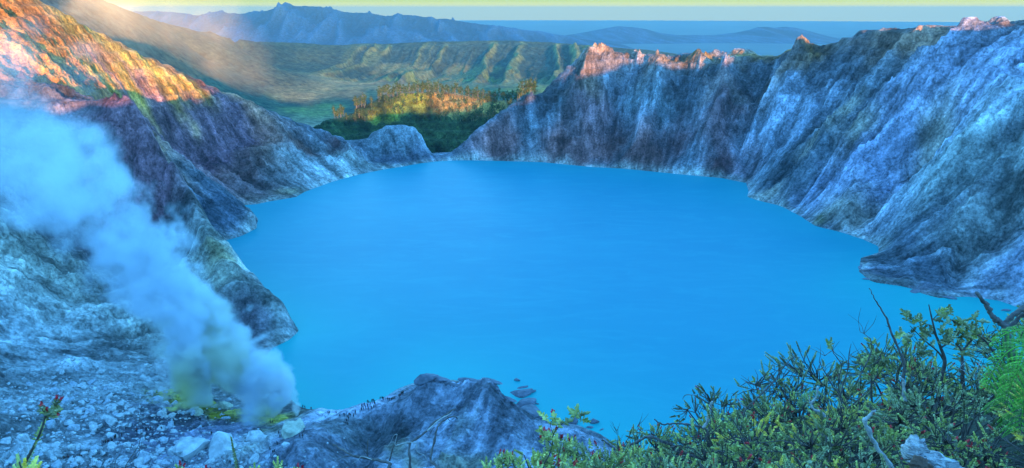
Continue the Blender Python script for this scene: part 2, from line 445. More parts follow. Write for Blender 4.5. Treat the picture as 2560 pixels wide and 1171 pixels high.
CRD = np.minimum(poly_dist(np.array([at(*p)[:2] for p in CREST_R]), CGX, CGY), poly_dist(np.array([at(*p)[:2] for p in CREST_L + DOME_T + SADDLE]), CGX, CGY))
def blob(x, y, P, rx, ry=None):
    ry = ry or rx
    return np.exp(-(((x - P[0]) / rx) ** 2 + ((y - P[1]) / ry) ** 2))
SCREE_C = hit(300, 960); FLOOR_C = hit(560, 1090)
def terrain(x, y):
    """full height with rock relief; returns z and the roughness mask"""
    base = cubic(CG, x, y); sd = cubic(SHD, x, y)
    near = smooth(sd, 0.0, 55.0)
    ang = np.arctan2(x - LCX, y - LCY); rad = np.hypot(x - LCX, y - LCY)
    wx = 14 * fbm(x / 70, y / 70, 3, 40); wy = 14 * fbm(x / 70, y / 70, 3, 50)
    # ravines run down towards the lake
    rv = ridged((ang * 330 + wx * 1.3) / 62, rad / 420 + wy / 90, 6, 11)
    rv2 = ridged((ang * 330 + wx * 0.8) / 21, rad / 190, 5, 21)
    iso = ridged((x + wx) / 75, (y + wy) / 75, 7, 31, 0.56)
    scree = np.clip(blob(x, y, SCREE_C, 90, 70) + 0.9 * blob(x, y, FLOOR_C, 110, 40), 0, 1)
    far_out = smooth(base, 8, 40)
    calm = 1 - 0.75 * scree
    leftflank = smooth(-x, 200, 330) * smooth(y, 620, 720)
    hillm = smooth(y, 1040, 1090) * smooth(-x, -90, 20)
    calm = calm * (1 - 0.6 * hillm)
    a1 = 13.0 * near * calm * (1 - 0.5 * leftflank); a2 = 3.2 * near * calm; a3 = 6.0 * near * calm * (1 - 0.55 * leftflank)
    land = smooth(sd, -4, 6)
    crest = np.exp(-(cubic(CRD, x, y) / 36.0) ** 2)
    knoll = np.exp(-((x + 20) / 110) ** 4 - ((y - 285) / 60) ** 4)
    calm = calm * (1 - 0.55 * knoll)
    a1 = a1 * (1 - 0.88 * crest) * (1 - 0.8 * knoll); a3 = a3 * (1 - 0.85 * crest) * (1 - 0.5 * knoll); a2 = a2 * (1 - 0.5 * crest)
    z = base + a1 * rv + a2 * rv2 + a3 * iso
    z = z + land * (1 - 0.8 * crest) * (0.7 + 1.0 * near) * ridged(x / 13, y / 13, 5, 61, 0.6) * (1 - 0.4 * scree)
    # shelves: strata steps on the steep rock
    st = 9.0; ph = (z + 5 * fbm(x / 120, y / 120, 3, 71)) / st
    z = z + (1 - scree) * near * 0.12 * st * np.sin(ph * 2 * np.pi)
    z = np.where(sd < 0, np.minimum(z, -0.3 - 0.0 * x), np.where(sd < 60, np.maximum(z, 0.25 * land + 0.02), z))
    return z, near, scree, sd, rv, iso

# ---- colour zones: (colour, strength, radius across, along), at photograph pixels on the surface
GREY = (0.21, 0.235, 0.29)
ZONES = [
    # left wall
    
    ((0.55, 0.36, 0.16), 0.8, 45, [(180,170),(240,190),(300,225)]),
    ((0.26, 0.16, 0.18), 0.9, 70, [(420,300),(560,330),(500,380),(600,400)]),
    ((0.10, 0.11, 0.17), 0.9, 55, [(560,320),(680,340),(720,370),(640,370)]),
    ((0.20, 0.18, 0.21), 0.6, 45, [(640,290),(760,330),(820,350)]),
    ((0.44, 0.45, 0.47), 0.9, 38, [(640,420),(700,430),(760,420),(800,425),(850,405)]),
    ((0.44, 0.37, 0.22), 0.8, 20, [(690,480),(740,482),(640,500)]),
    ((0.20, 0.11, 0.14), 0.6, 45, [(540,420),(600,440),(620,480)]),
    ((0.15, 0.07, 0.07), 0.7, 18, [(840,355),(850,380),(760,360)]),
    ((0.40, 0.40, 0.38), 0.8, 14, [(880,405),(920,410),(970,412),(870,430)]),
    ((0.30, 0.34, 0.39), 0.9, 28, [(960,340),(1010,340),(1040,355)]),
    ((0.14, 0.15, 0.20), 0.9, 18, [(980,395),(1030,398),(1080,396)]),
    ((0.62, 0.25, 0.07), 1.15, 70, [(20,130),(80,150),(120,175),(0,90),(150,150),(60,40),(130,60),(200,110),(270,140),(330,180),(390,205),(450,220),(510,230),(440,195)]),  # rust rock, with the orange of sunlight put into its colour
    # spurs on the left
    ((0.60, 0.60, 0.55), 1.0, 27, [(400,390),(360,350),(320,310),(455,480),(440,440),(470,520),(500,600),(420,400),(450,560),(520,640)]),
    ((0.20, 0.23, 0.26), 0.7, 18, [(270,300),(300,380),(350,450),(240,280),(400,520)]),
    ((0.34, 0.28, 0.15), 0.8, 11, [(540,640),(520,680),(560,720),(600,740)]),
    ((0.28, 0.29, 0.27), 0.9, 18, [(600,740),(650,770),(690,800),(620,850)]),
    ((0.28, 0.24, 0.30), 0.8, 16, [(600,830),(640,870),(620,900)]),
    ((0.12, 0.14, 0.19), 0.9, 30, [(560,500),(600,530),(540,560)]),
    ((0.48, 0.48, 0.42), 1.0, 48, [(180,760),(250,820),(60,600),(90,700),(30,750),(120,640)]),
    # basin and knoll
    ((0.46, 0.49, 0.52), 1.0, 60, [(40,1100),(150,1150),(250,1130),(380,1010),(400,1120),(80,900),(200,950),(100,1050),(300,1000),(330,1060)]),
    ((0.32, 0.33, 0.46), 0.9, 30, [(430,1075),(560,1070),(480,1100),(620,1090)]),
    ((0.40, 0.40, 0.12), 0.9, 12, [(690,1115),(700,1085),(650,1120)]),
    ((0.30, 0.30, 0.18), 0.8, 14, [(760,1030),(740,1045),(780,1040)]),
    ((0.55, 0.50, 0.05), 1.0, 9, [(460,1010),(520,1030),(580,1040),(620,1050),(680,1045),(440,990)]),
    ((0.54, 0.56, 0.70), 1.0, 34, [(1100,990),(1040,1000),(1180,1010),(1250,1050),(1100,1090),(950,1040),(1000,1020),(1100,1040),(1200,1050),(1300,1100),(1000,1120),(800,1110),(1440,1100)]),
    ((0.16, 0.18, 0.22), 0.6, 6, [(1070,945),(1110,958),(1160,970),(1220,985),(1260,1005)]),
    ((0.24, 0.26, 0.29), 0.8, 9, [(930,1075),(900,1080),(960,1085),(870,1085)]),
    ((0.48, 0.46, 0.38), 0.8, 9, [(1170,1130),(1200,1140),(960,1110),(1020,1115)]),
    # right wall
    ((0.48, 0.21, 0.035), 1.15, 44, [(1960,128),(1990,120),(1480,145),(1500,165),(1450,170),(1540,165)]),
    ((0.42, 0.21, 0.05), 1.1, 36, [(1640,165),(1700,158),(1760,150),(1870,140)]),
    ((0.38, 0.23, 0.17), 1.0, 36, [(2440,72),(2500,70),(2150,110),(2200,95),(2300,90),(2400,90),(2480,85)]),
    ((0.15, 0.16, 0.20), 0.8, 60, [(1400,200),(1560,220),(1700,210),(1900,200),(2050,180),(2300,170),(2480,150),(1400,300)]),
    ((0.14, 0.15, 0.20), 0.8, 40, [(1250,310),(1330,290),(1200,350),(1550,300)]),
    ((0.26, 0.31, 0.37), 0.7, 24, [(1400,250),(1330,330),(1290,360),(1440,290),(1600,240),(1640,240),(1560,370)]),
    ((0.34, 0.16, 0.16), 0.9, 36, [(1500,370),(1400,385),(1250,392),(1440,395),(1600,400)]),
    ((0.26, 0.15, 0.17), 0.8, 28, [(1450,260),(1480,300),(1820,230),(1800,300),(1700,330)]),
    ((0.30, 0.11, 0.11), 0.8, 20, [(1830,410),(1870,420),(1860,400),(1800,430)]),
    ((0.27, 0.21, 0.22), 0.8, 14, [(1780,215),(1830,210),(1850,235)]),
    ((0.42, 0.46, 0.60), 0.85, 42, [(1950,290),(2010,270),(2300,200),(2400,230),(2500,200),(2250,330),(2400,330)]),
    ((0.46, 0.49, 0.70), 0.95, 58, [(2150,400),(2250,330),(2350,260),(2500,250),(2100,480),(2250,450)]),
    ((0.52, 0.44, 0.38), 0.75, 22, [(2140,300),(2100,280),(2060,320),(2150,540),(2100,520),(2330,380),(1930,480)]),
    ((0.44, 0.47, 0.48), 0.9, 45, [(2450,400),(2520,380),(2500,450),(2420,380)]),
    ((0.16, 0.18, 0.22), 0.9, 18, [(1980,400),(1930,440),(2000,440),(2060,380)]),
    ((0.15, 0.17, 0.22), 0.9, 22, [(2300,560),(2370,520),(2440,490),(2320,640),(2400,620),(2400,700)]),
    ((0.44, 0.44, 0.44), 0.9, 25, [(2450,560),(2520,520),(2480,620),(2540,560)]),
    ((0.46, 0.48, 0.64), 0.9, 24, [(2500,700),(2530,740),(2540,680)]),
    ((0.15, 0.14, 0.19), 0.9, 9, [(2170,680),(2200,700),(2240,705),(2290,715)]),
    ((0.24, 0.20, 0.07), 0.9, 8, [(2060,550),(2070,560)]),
    ((0.26, 0.135, 0.17), 1.0, 50, [(340,300),(420,285),(490,275),(550,270),(400,340),(460,330),(520,330)]),  # same rust rock below the shadow line, its purple shade put into the colour
    ((0.75, 0.40, 0.08), 0.85, 18, [(180,62),(240,92),(300,125),(370,160),(430,188),(480,212),(250,190),(320,205),(420,228)]),  # gold of the low sun put into the colour along the left crest
]
def zone_colors(x, y, z, sd, rv, iso):
    n = len(x)
    wx = 22 * fbm(x / 40, y / 40, 4, 90); wy = 22 * fbm(x / 40, y / 40, 4, 95)
    xx = x + wx; yy = y + wy
    colr = np.tile(np.array(GREY), (n, 1))
    mot = fbm(x / 90, y / 90, 4, 97)
    colr = colr * (1 + 0.35 * mot)[:, None]
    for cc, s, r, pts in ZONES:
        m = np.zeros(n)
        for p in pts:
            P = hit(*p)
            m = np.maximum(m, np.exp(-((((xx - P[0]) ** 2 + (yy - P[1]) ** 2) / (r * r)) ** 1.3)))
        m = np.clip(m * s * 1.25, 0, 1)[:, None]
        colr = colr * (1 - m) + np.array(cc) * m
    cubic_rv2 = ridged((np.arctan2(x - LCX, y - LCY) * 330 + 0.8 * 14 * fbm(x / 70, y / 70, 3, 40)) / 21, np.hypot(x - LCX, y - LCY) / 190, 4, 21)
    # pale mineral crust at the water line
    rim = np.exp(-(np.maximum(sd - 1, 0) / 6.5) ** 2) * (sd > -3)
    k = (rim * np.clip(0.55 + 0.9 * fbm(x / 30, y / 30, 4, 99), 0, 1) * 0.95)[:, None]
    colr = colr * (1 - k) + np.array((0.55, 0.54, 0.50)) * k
    # relief shading put into the colour: rib crests lighter, gully floors darker
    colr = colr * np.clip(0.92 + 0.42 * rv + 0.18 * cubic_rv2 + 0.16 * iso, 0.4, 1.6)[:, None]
    # thin vegetation on the crest backs
    return np.clip(colr, 0.02, 0.75)

def flowc(x, y, z):
    return np.stack([np.arctan2(x - LCX, y - LCY) * 3.3, np.hypot(x - LCX, y - LCY) / 100, z / 100], -1)
# visible sector: polar grid round the viewpoint
ncol = int(1500 * Q); nrow = int(1250 * Q)
az = np.linspace(R(-43), R(43), ncol)
# rows by forward distance: dense where the walls face the viewer
k1 = np.linspace(0, 1, nrow)
rr = np.interp(k1, [0, 0.04, 0.36, 0.86, 1.0], [120, 205, 400, 1180, 2200])
AZ, RR = np.meshgrid(az, rr)
X = np.tan(AZ) * RR; Y = RR + 0 * AZ
Z, near, scree, sd, rv, iso = terrain(X.ravel(), Y.ravel())
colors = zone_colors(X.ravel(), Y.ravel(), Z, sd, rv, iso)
# outer side towards the forest: sparse green
yy_ = Y.ravel(); xx_ = X.ravel()
outg = smooth(yy_, 1010, 1050) * smooth(-xx_, -30 , 20)
outg = np.maximum(outg, smooth(yy_, 1180, 1230))
gn = fbm(xx_ / 45, yy_ / 45, 5, 131)[:, None]
gcol = np.array((0.035, 0.06, 0.022)) * (1 + 0.7 * gn)
clear = np.zeros(len(xx_))
for px, py, r_ in [(1105,235,26),(1125,250,28),(1160,250,30),(1200,252,34),(1235,248,30),(1140,262,22),(1220,262,22)]:
    P = hit(px, py, y0=1050); r_ = r_ * 0.8; clear = np.maximum(clear, np.exp(-(((xx_ - P[0]) / r_) ** 2 + ((yy_ - P[1]) / (r_ * 1.3)) ** 2)))
clear = np.clip(clear * 1.5 + 0.5 * gn[:, 0], 0, 1)[:, None] * (clear > 0.12)[:, None]
gcol = gcol * (1 - clear) + (np.array((0.40, 0.24, 0.07)) * (1 + 0.8 * fbm(xx_ / 14, yy_ / 14, 4, 141))[:, None]) * clear
lime = np.zeros(len(xx_))
for px, py, r_ in [(1030,240,22),(1045,255,18),(1000,262,16),(975,285,16),(940,292,12),(1020,232,14)]:
    P = hit(px, py, y0=1050); r_ = r_ * 0.8; lime = np.maximum(lime, np.exp(-(((xx_ - P[0]) / r_) ** 2 + ((yy_ - P[1]) / (r_ * 1.6)) ** 2)))
lime = np.clip(lime * 1.3 + 0.4 * gn[:, 0], 0, 1)[:, None] * (lime > 0.15)[:, None]
gcol = gcol * (1 - lime) + np.array((0.26, 0.27, 0.04)) * lime
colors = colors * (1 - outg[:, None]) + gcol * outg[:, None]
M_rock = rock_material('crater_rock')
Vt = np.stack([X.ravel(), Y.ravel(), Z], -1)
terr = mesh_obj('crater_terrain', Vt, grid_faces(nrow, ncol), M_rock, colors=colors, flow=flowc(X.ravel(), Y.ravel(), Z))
tag(terr, kind='structure')
# the rest of the crater, coarse, with a hole where the fine sector is
xs = np.arange(-1400, 1701, 14.0); ys = np.arange(-440, 2201, 14.0)
BX, BY = np.meshgrid(xs, ys); BZ, *_r, bsd, brv, biso = terrain(BX.ravel(), BY.ravel())
hide = (BY > 130) & (np.abs(np.arctan2(BX, BY)) < R(42.0))
BZ = BZ.reshape(BX.shape)
f = grid_faces(*BX.shape)
f = f[~hide.ravel()[f].all(1)]
BZ = np.where((BY > 100) & (np.abs(np.arctan2(BX, BY)) < R(43.5)), BZ - 1.5, BZ)
lowv = (np.hypot(BX, BY) < 30)
BZ = np.where(lowv, BZ - 5, BZ)
bc = np.tile(np.array(GREY), (BX.size, 1))
tag(mesh_obj('crater_rim_ground', np.stack([BX.ravel(), BY.ravel(), BZ.ravel()], -1), f, M_rock, colors=bc, flow=flowc(BX.ravel(), BY.ravel(), BZ.ravel())), kind='structure')
# fast height lookup for placing things on the fine sector
def ground_z(x, y):
    return float(terrain(np.array([float(x)]), np.array([float(y)]))[0][0])
def hitf(px, py, y0=150., y1=1600.):
    Yv = np.exp(np.linspace(math.log(y0), math.log(y1), 1400)); d = ray(px, py)
    Xv = d[0] / d[1] * Yv; Zv = CAM_Z + d[2] / d[1] * Yv
    H = terrain(Xv, Yv)[0]; k = int(np.argmax(H > Zv))
    return np.array([Xv[k], Yv[k], H[k]])

# ------------------------------------------------------------------ the lake
def lake():
    t = NT('turquoise_water')
    pos = t.n('ShaderNodeNewGeometry').outputs['Position']
    c0 = t.n('ShaderNodeVertexColor', layer_name='Col').outputs[0]
    n1 = t.noise(t.mapping(pos, (1, 2.2, 1)), 0.006, 5, 0.6)
    n2 = t.noise(t.mapping(pos, (1, 3.0, 1), (0, 0, 0.25)), 0.02, 6, 0.65, 'FBM', 1.5)
    c = t.mix(t.math('MULTIPLY', t.rng(n2, 0.47, 0.68), 0.22), t.mix(t.rng(n1, 0.35, 0.7, 0.0, 0.45), c0, (0.012, 0.26, 0.33)), (0.03, 0.34, 0.38))
    h = t.noise(t.mapping(pos, (1, 1.8, 1)), 0.8, 4, 0.6)
    patch = t.rng(t.noise(pos, 0.004, 3, 0.5), 0.4, 0.65, 0.25, 1.0)
    nrm = t.bump(t.math('MULTIPLY', h, patch), 0.35, 0.25)
    p = t.principled(c, 0.45, nrm, 0.14)
    p.inputs['IOR'].default_value = 1.33
    xs = np.arange(-560, 700, 7.0); ys = np.arange(190, 1010, 7.0)
    x, y = np.meshgrid(xs, ys)
    d = -(poly_dist(np.vstack([SHORE, SHORE[:1]]), x, y) * np.where(inside(SHORE, x, y), -1, 1))
    sh = np.exp(-np.maximum(d, 0) / 60.0) * (0.35 + 0.65 * smooth(-y, -620, -380)) + 0.6 * smooth(x, 120, 330) * smooth(-y, -560, -400)
    sh = np.clip(sh, 0, 1).ravel()[:, None]
    cc = np.array((0.004, 0.20, 0.29)) * (1 - sh) + np.array((0.014, 0.36, 0.35)) * sh
    f = grid_faces(*x.shape)
    keep = (d > -22).ravel()[f].any(1)
    o = mesh_obj('lake_water', np.stack([x.ravel(), y.ravel(), 0 * x.ravel()], -1), f[keep], t.m, colors=cc)
    tag(o, kind='structure')
lake()
# ------------------------------------------------------------------ country beyond the crater: outer flank, caldera plain, caldera ridge
PLAIN = -262.0
RIDGE = [(820,119,6900),(870,113,6900),(900,109,6850),(950,112,6800),(1000,112,6750),(1050,107,6700),(1080,104,6700),(1120,109,6650),(1180,107,6600),(1230,104,6600),(1280,103,6550),(1340,107,6500),
         (1400,109,6450),(1450,113,6400),(1500,117,6350),(1560,121,6300),(1620,126,6250),(1680,133,6200),(1740,143,6150),(1820,158,6100),(1900,175,6050),(2000,190,6000)]
FLANK = [(-500,-170,2500),(100,-45,2900),(240,-6,3200),(300,18,3500),(400,54,4200),(480,76,4800),(560,95,5500),(640,106,6100),(700,111,6500),(760,116,6800),(820,119,6900)]
D = []
D += [tuple(p) for p in densify([at(*p) for p in RIDGE], 90)]
D += [tuple(p) for p in densify([at(*p) for p in FLANK], 120)]
for q in densify([at(*p) for p in RIDGE], 300): D += [(q[0], q[1] + 900, q[2] - 110), (q[0], q[1] + 2600, -395)]
for q in densify([at(*p) for p in FLANK], 400): D += [(q[0] - 300, q[1] + 700, q[2] - 100), (q[0] - 300, q[1] + 2200, min(q[2] - 250, -300))]
for px, py in [(900,170),(980,172),(1060,166),(1150,168),(1190,182),(1250,190),(1320,196),(1400,202),(1460,212),(1600,225),(1750,235),(1950,245)]:
    q = atz(px, py, PLAIN + 12); D.append(tuple(q))
for px, py in [(900,190),(1050,186),(1200,205),(1350,218),(850,210),(1000,220),(1200,230),(1400,240),(820,250),(950,260),(1100,270),(700,260),(740,290),(600,300),(1600,260),(1900,280),(1300,300),(800,330),(1000,350),(1300,360),(1700,330)]:
    q = atz(px, py, PLAIN); D.append(tuple(q))
for px, py, Y in [(300,120,2900),(500,150,4100),(650,165,5000),(760,150,5900),(150,100,2400),(400,200,2900),(560,200,3700),(650,210,4100),(0,60,2000),(300,300,1900)]:
    D.append(tuple(at(px, py, Y)))
for x in np.arange(-2600, 3600, 500): D.append((x, 9500, -400)); 
for x in np.arange(-1500, 2600, 400): D.append((x, 1500, PLAIN))
D = np.array(D)
def fit_eval(D, x, y, eps=1.0):
    P = D[:, :2] / 1000; n = len(D)
    K = np.sqrt(((P[:, None] - P[None]) ** 2).sum(-1) + 1e-5)
    A = np.zeros((n + 1, n + 1)); A[:n, :n] = K; A[:n, n] = 1; A[n, :n] = 1; A[np.arange(n), np.arange(n)] += 1e-3
    b = np.zeros(n + 1); b[:n] = D[:, 2]
    w = np.linalg.lstsq(A, b, rcond=None)[0]
    out = np.empty(x.size); xf = x.ravel() / 1000; yf = y.ravel() / 1000
    for i in range(0, x.size, 20000):
        k = np.sqrt((xf[i:i+20000, None] - P[:, 0]) ** 2 + (yf[i:i+20000, None] - P[:, 1]) ** 2 + 1e-5)
        out[i:i+20000] = k @ w[:n] + w[n]
    return out.reshape(x.shape)
ncol = int(900 * Q); nrow = int(620 * Q)
az = np.linspace(R(-40), R(36), ncol)
rr = np.concatenate([np.linspace(1400, 4500, int(nrow * .40)), np.linspace(4510, 7100, int(nrow * .5)), np.linspace(7150, 11000, nrow - int(nrow * .40) - int(nrow * .5))])
AZ, RR = np.meshgrid(az, rr); X = (np.tan(AZ) * RR); Y = RR + 0 * X
# coarse evaluation in (az, r), then linear interpolation
ca = np.linspace(az[0], az[-1], 240); cr = np.linspace(rr[0], rr[-1], 260)
CA, CR = np.meshgrid(ca, cr); CZ = fit_eval(D, np.tan(CA) * CR, CR)
u = (AZ - ca[0]) / (ca[1] - ca[0]); v = (RR - cr[0]) / (cr[1] - cr[0])
i = np.clip(u.astype(int), 0, 238); j = np.clip(v.astype(int), 0, 258); fu = u - i; fv = v - j
Z = (CZ[j, i] * (1 - fu) + CZ[j, i + 1] * fu) * (1 - fv) + (CZ[j + 1, i] * (1 - fu) + CZ[j + 1, i + 1] * fu) * fv
Zb = Z.copy()
# the caldera wall: triangular spurs and ravines on its inner face
RX = np.array([at(*p) for p in RIDGE]); ridge_y = np.interp(X, RX[:, 0], RX[:, 1]); dist = ridge_y - Y
onwall = smooth(X, -1500, -1250) * smooth(dist, -60, 60) * (1 - smooth(dist, 1350, 1900))
w1 = X + 0.07 * dist + 80 * fbm(X / 400, Y / 400, 3, 3)
rav = ridged(w1 / 240, dist / 5200 + 3, 4, 77, 0.5)
Z = Z + onwall * (60 * rav * smooth(dist, 0, 260) - 6)
# the crest stays where it is; forest on the old flank and low hummocks on the plain
veg = smooth(Zb, PLAIN + 6, PLAIN + 60)
Z = Z + (2.5 + 7 * veg) * fbm(X / 90, Y / 90, 5, 8, 0.7) + 10 * (1 - onwall) * fbm(X / 700, Y / 700, 4, 15) * smooth(Y, 1600, 2200)
x, y, z = X.ravel(), Y.ravel(), Z.ravel()
v = veg.ravel(); w = onwall.ravel()
forest = np.array((0.04, 0.055, 0.035)); grass = np.array((0.13, 0.14, 0.06)); dry = np.array((0.30, 0.19, 0.075)); field = np.array((0.17, 0.20, 0.05))
n1 = fbm(x / 420, y / 900, 5, 21); n2 = fbm(x / 150, y / 400, 5, 23)
def pm(k, soft=.12): return smooth(k, -soft, soft)[:, None]
c = grass * (1 - pm(n1 - 0.02)) + forest * pm(n1 - 0.02)
m = np.zeros(len(x))
for px, py, rx, ry in [(780,222,320,430),(900,226,380,330),(1000,214,260,260),(860,205,420,260),(700,235,180,220),(760,245,160,160)]:
    P = atz(px, py, PLAIN); m = np.maximum(m, np.exp(-((x - P[0]) / rx) ** 2 - ((y - P[1]) / ry) ** 2))
m = np.clip(m * 1.5 * (0.75 + 0.9 * n2), 0, 1)[:, None]
c = c * (1 - m) + dry * m
for px, py, rx, ry in [(790,282,75,120),(740,275,60,120),(820,262,70,90),(1200,190,150,120),(1000,192,200,110),(1330,225,250,200)]:
    P = atz(px, py, PLAIN); mm = np.clip(1.4 * np.exp(-((x - P[0]) / rx) ** 2 - ((y - P[1]) / ry) ** 2), 0, 1)[:, None] * 0.8
    c = c * (1 - mm) + field * mm
nearp = smooth(-y, -3600, -2600)[:, None] * 0.75; c = c * (1 - nearp) + np.array((0.34, 0.25, 0.21)) * nearp  # near plain painted paler and warmer to offset the crater's cast shadow
k = (v * (1 - w))[:, None] * 0.8; c = c * (1 - k) + forest * k
ww = (w * smooth(z, PLAIN + 5, PLAIN + 40))[:, None]
rr_ = rav.ravel()
wallc = np.array((0.12, 0.14, 0.055)) * (1 - pm(-rr_ + 0.0, .3)) + np.array((0.035, 0.06, 0.05)) * pm(-rr_ + 0.0, .3)
wallc = wallc * (1 + 0.5 * fbm(x / 60, y / 120, 4, 33))[:, None]
c = c * (1 - ww) + wallc * ww
c = c * np.clip(1 + 0.6 * fbm(x / 45, y / 110, 5, 41, 0.7), 0.3, 1.8)[:, None]
def land_material(name, sc=1.0):
    t = NT(name)
    pos = t.n('ShaderNodeNewGeometry').outputs['Position']
    a_ = t.n('ShaderNodeVertexColor', layer_name='Col').outputs[0]
    n = t.noise(pos, 0.03 * sc, 6, 0.7)
    f = t.rng(n, 0.35, 0.65, 0.45, 1.5)
    cc = t.n('ShaderNodeCombineColor'); [t.l(f, cc.inputs[q]) for q in range(3)]
    t.principled(t.mix(1.0, a_, cc.outputs[0], 'MULTIPLY'), 0.95, t.bump(n, 0.8, 12 / sc), 0.05)
    return t.m
M_land = land_material('forest_and_fields')
tag(mesh_obj('caldera_plain', np.stack([x, y, z], -1), grid_faces(*X.shape), M_land, colors=np.clip(c, 0.01, 0.8)), kind='structure')

# ------------------------------------------------------------------ distant mountains and the sea
def mountain(name, prof, Y0, depth, base, seed, colr, amp=0.16, slopef=2.6):  # colr carries the blue of distance haze, put into the surface colour
    P = np.array([at(px, py, Y0) for px, py in prof])
    n = 420; m = 110
    xs = np.linspace(P[0, 0], P[-1, 0], n); top = np.interp(xs, P[:, 0], P[:, 2])
    tv = np.linspace(-1, 1, m)
    Xg, T = np.meshgrid(xs, tv); Tp = np.meshgrid(xs, tv)[1]
    H = (top - base)[None] * np.ones_like(Xg)
    fall = (1 - np.abs(T)) ** 1.25
    Yg = Y0 + T * depth
    rel = ridged((Xg + 0.15 * Yg) / (depth * 0.16), Yg / (depth * 0.8), 5, seed)
    Zg = base + H * fall * (1 + amp * rel * np.abs(T) ** 0.6 * 2.2 * (1 - np.abs(T)))
    Zg = Zg + 3 * fbm(Xg / 160, Yg / 400, 4, seed) * fall - 6
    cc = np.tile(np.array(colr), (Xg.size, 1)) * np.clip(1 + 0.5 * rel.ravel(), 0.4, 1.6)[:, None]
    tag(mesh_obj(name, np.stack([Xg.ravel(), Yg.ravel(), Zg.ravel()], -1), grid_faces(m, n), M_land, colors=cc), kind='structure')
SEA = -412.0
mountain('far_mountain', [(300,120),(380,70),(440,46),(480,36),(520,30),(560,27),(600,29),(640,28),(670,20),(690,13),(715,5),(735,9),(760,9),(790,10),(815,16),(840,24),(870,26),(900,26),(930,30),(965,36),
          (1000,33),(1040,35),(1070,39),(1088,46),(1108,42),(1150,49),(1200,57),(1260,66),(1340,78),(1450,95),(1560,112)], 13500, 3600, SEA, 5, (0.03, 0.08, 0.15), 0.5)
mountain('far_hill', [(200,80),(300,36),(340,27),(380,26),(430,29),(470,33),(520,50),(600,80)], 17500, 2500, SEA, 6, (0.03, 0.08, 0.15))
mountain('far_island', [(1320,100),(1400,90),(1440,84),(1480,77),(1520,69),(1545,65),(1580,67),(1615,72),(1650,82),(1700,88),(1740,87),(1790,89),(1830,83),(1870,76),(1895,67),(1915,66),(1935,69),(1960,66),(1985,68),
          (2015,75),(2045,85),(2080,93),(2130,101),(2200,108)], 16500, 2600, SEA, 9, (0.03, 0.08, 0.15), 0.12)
t = NT('sea_surface')
p_ = t.n('ShaderNodeNewGeometry').outputs['Position']
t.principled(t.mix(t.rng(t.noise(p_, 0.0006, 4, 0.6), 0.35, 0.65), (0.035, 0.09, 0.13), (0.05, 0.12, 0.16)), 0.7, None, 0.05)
RS = 46000.0
a_ = np.linspace(0, 2 * np.pi, 97)[:-1]
V = [(0, 0, SEA + 2.0)] + [(RS * math.cos(q), RS * math.sin(q), SEA + 2.0) for q in a_]
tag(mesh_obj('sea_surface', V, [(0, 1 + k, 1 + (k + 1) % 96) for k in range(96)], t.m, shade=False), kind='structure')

# ------------------------------------------------------------------ the air
t = NT('pale_air')
pv = t.n('ShaderNodeVolumePrincipled')
pv.inputs['Color'].default_value = (0.09, 0.31, 0.45, 1)
pv.inputs['Density'].default_value = HAZE
pv.inputs['Anisotropy'].default_value = 0.0
t.l(pv.outputs[0], t.out.inputs['Volume'])
b = 48000.0
V = [(sx * b, sy * b, z) for z in (SEA - 1, 355.0) for sy in (-1, 1) for sx in (-1, 1)]
hz = mesh_obj('haze', V, [(0, 2, 3, 1), (4, 5, 7, 6), (0, 1, 5, 4), (2, 6, 7, 3), (0, 4, 6, 2), (1, 3, 7, 5)], t.m, shade=False)
tag(hz, kind='stuff')
# ------------------------------------------------------------------ small-scale builders
def plain_mat(name, c, rough=0.9, noise_s=None, var=0.5, bump=0.0):
    t = NT(name)
    tcd = t.n('ShaderNodeTexCoord').outputs['Object']
    if noise_s:
        n = t.noise(tcd, noise_s, 6, 0.65); f = t.rng(n, 0.32, 0.68, 1 - var, 1 + var)
        cc = t.n('ShaderNodeCombineColor'); [t.l(f, cc.inputs[q]) for q in range(3)]
        t.principled(t.mix(1.0, c, cc.outputs[0], 'MULTIPLY'), rough, t.bump(n, 1.0, bump) if bump else None, 0.25)
    else: t.principled(c, rough, None, 0.25)
    return t.m
def col_mat(name, rough=0.8, ns=8.0, var=0.3, bump=0.0, spec=0.25, trans=0.0):
    t = NT(name)
    a_ = t.n('ShaderNodeVertexColor', layer_name='Col').outputs[0]
    n = t.noise(t.n('ShaderNodeTexCoord').outputs['Object'], ns, 4, 0.6)
    f = t.rng(n, 0.3, 0.7, 1 - var, 1 + var)
    cc = t.n('ShaderNodeCombineColor'); [t.l(f, cc.inputs[q]) for q in range(3)]
    p = t.principled(t.mix(1.0, a_, cc.outputs[0], 'MULTIPLY'), rough, t.bump(n, 1.0, bump) if bump else None, spec)
    return t.m
def sphere_dirs(n, m):
    th = np.linspace(0, np.pi, m); ph = np.linspace(0, 2 * np.pi, n, endpoint=False)
    V = [(0, 0, 1)] + [(math.sin(t_) * math.cos(p_), math.sin(t_) * math.sin(p_), math.cos(t_)) for t_ in th[1:-1] for p_ in ph] + [(0, 0, -1)]
    Fq = []; Ft = []
    for k in range(n): Ft.append((0, 1 + k, 1 + (k + 1) % n)); 
    for r in range(m - 3):
        for k in range(n):
            a = 1 + r * n + k; b = 1 + r * n + (k + 1) % n
            Fq.append((a, a + n, b + n, b))
    L = 1 + (m - 2) * n; o = 1 + (m - 3) * n
    for k in range(n): Ft.append((o + k, L, o + (k + 1) % n))
    return np.array(V, float), [np.array(Ft), np.array(Fq)]
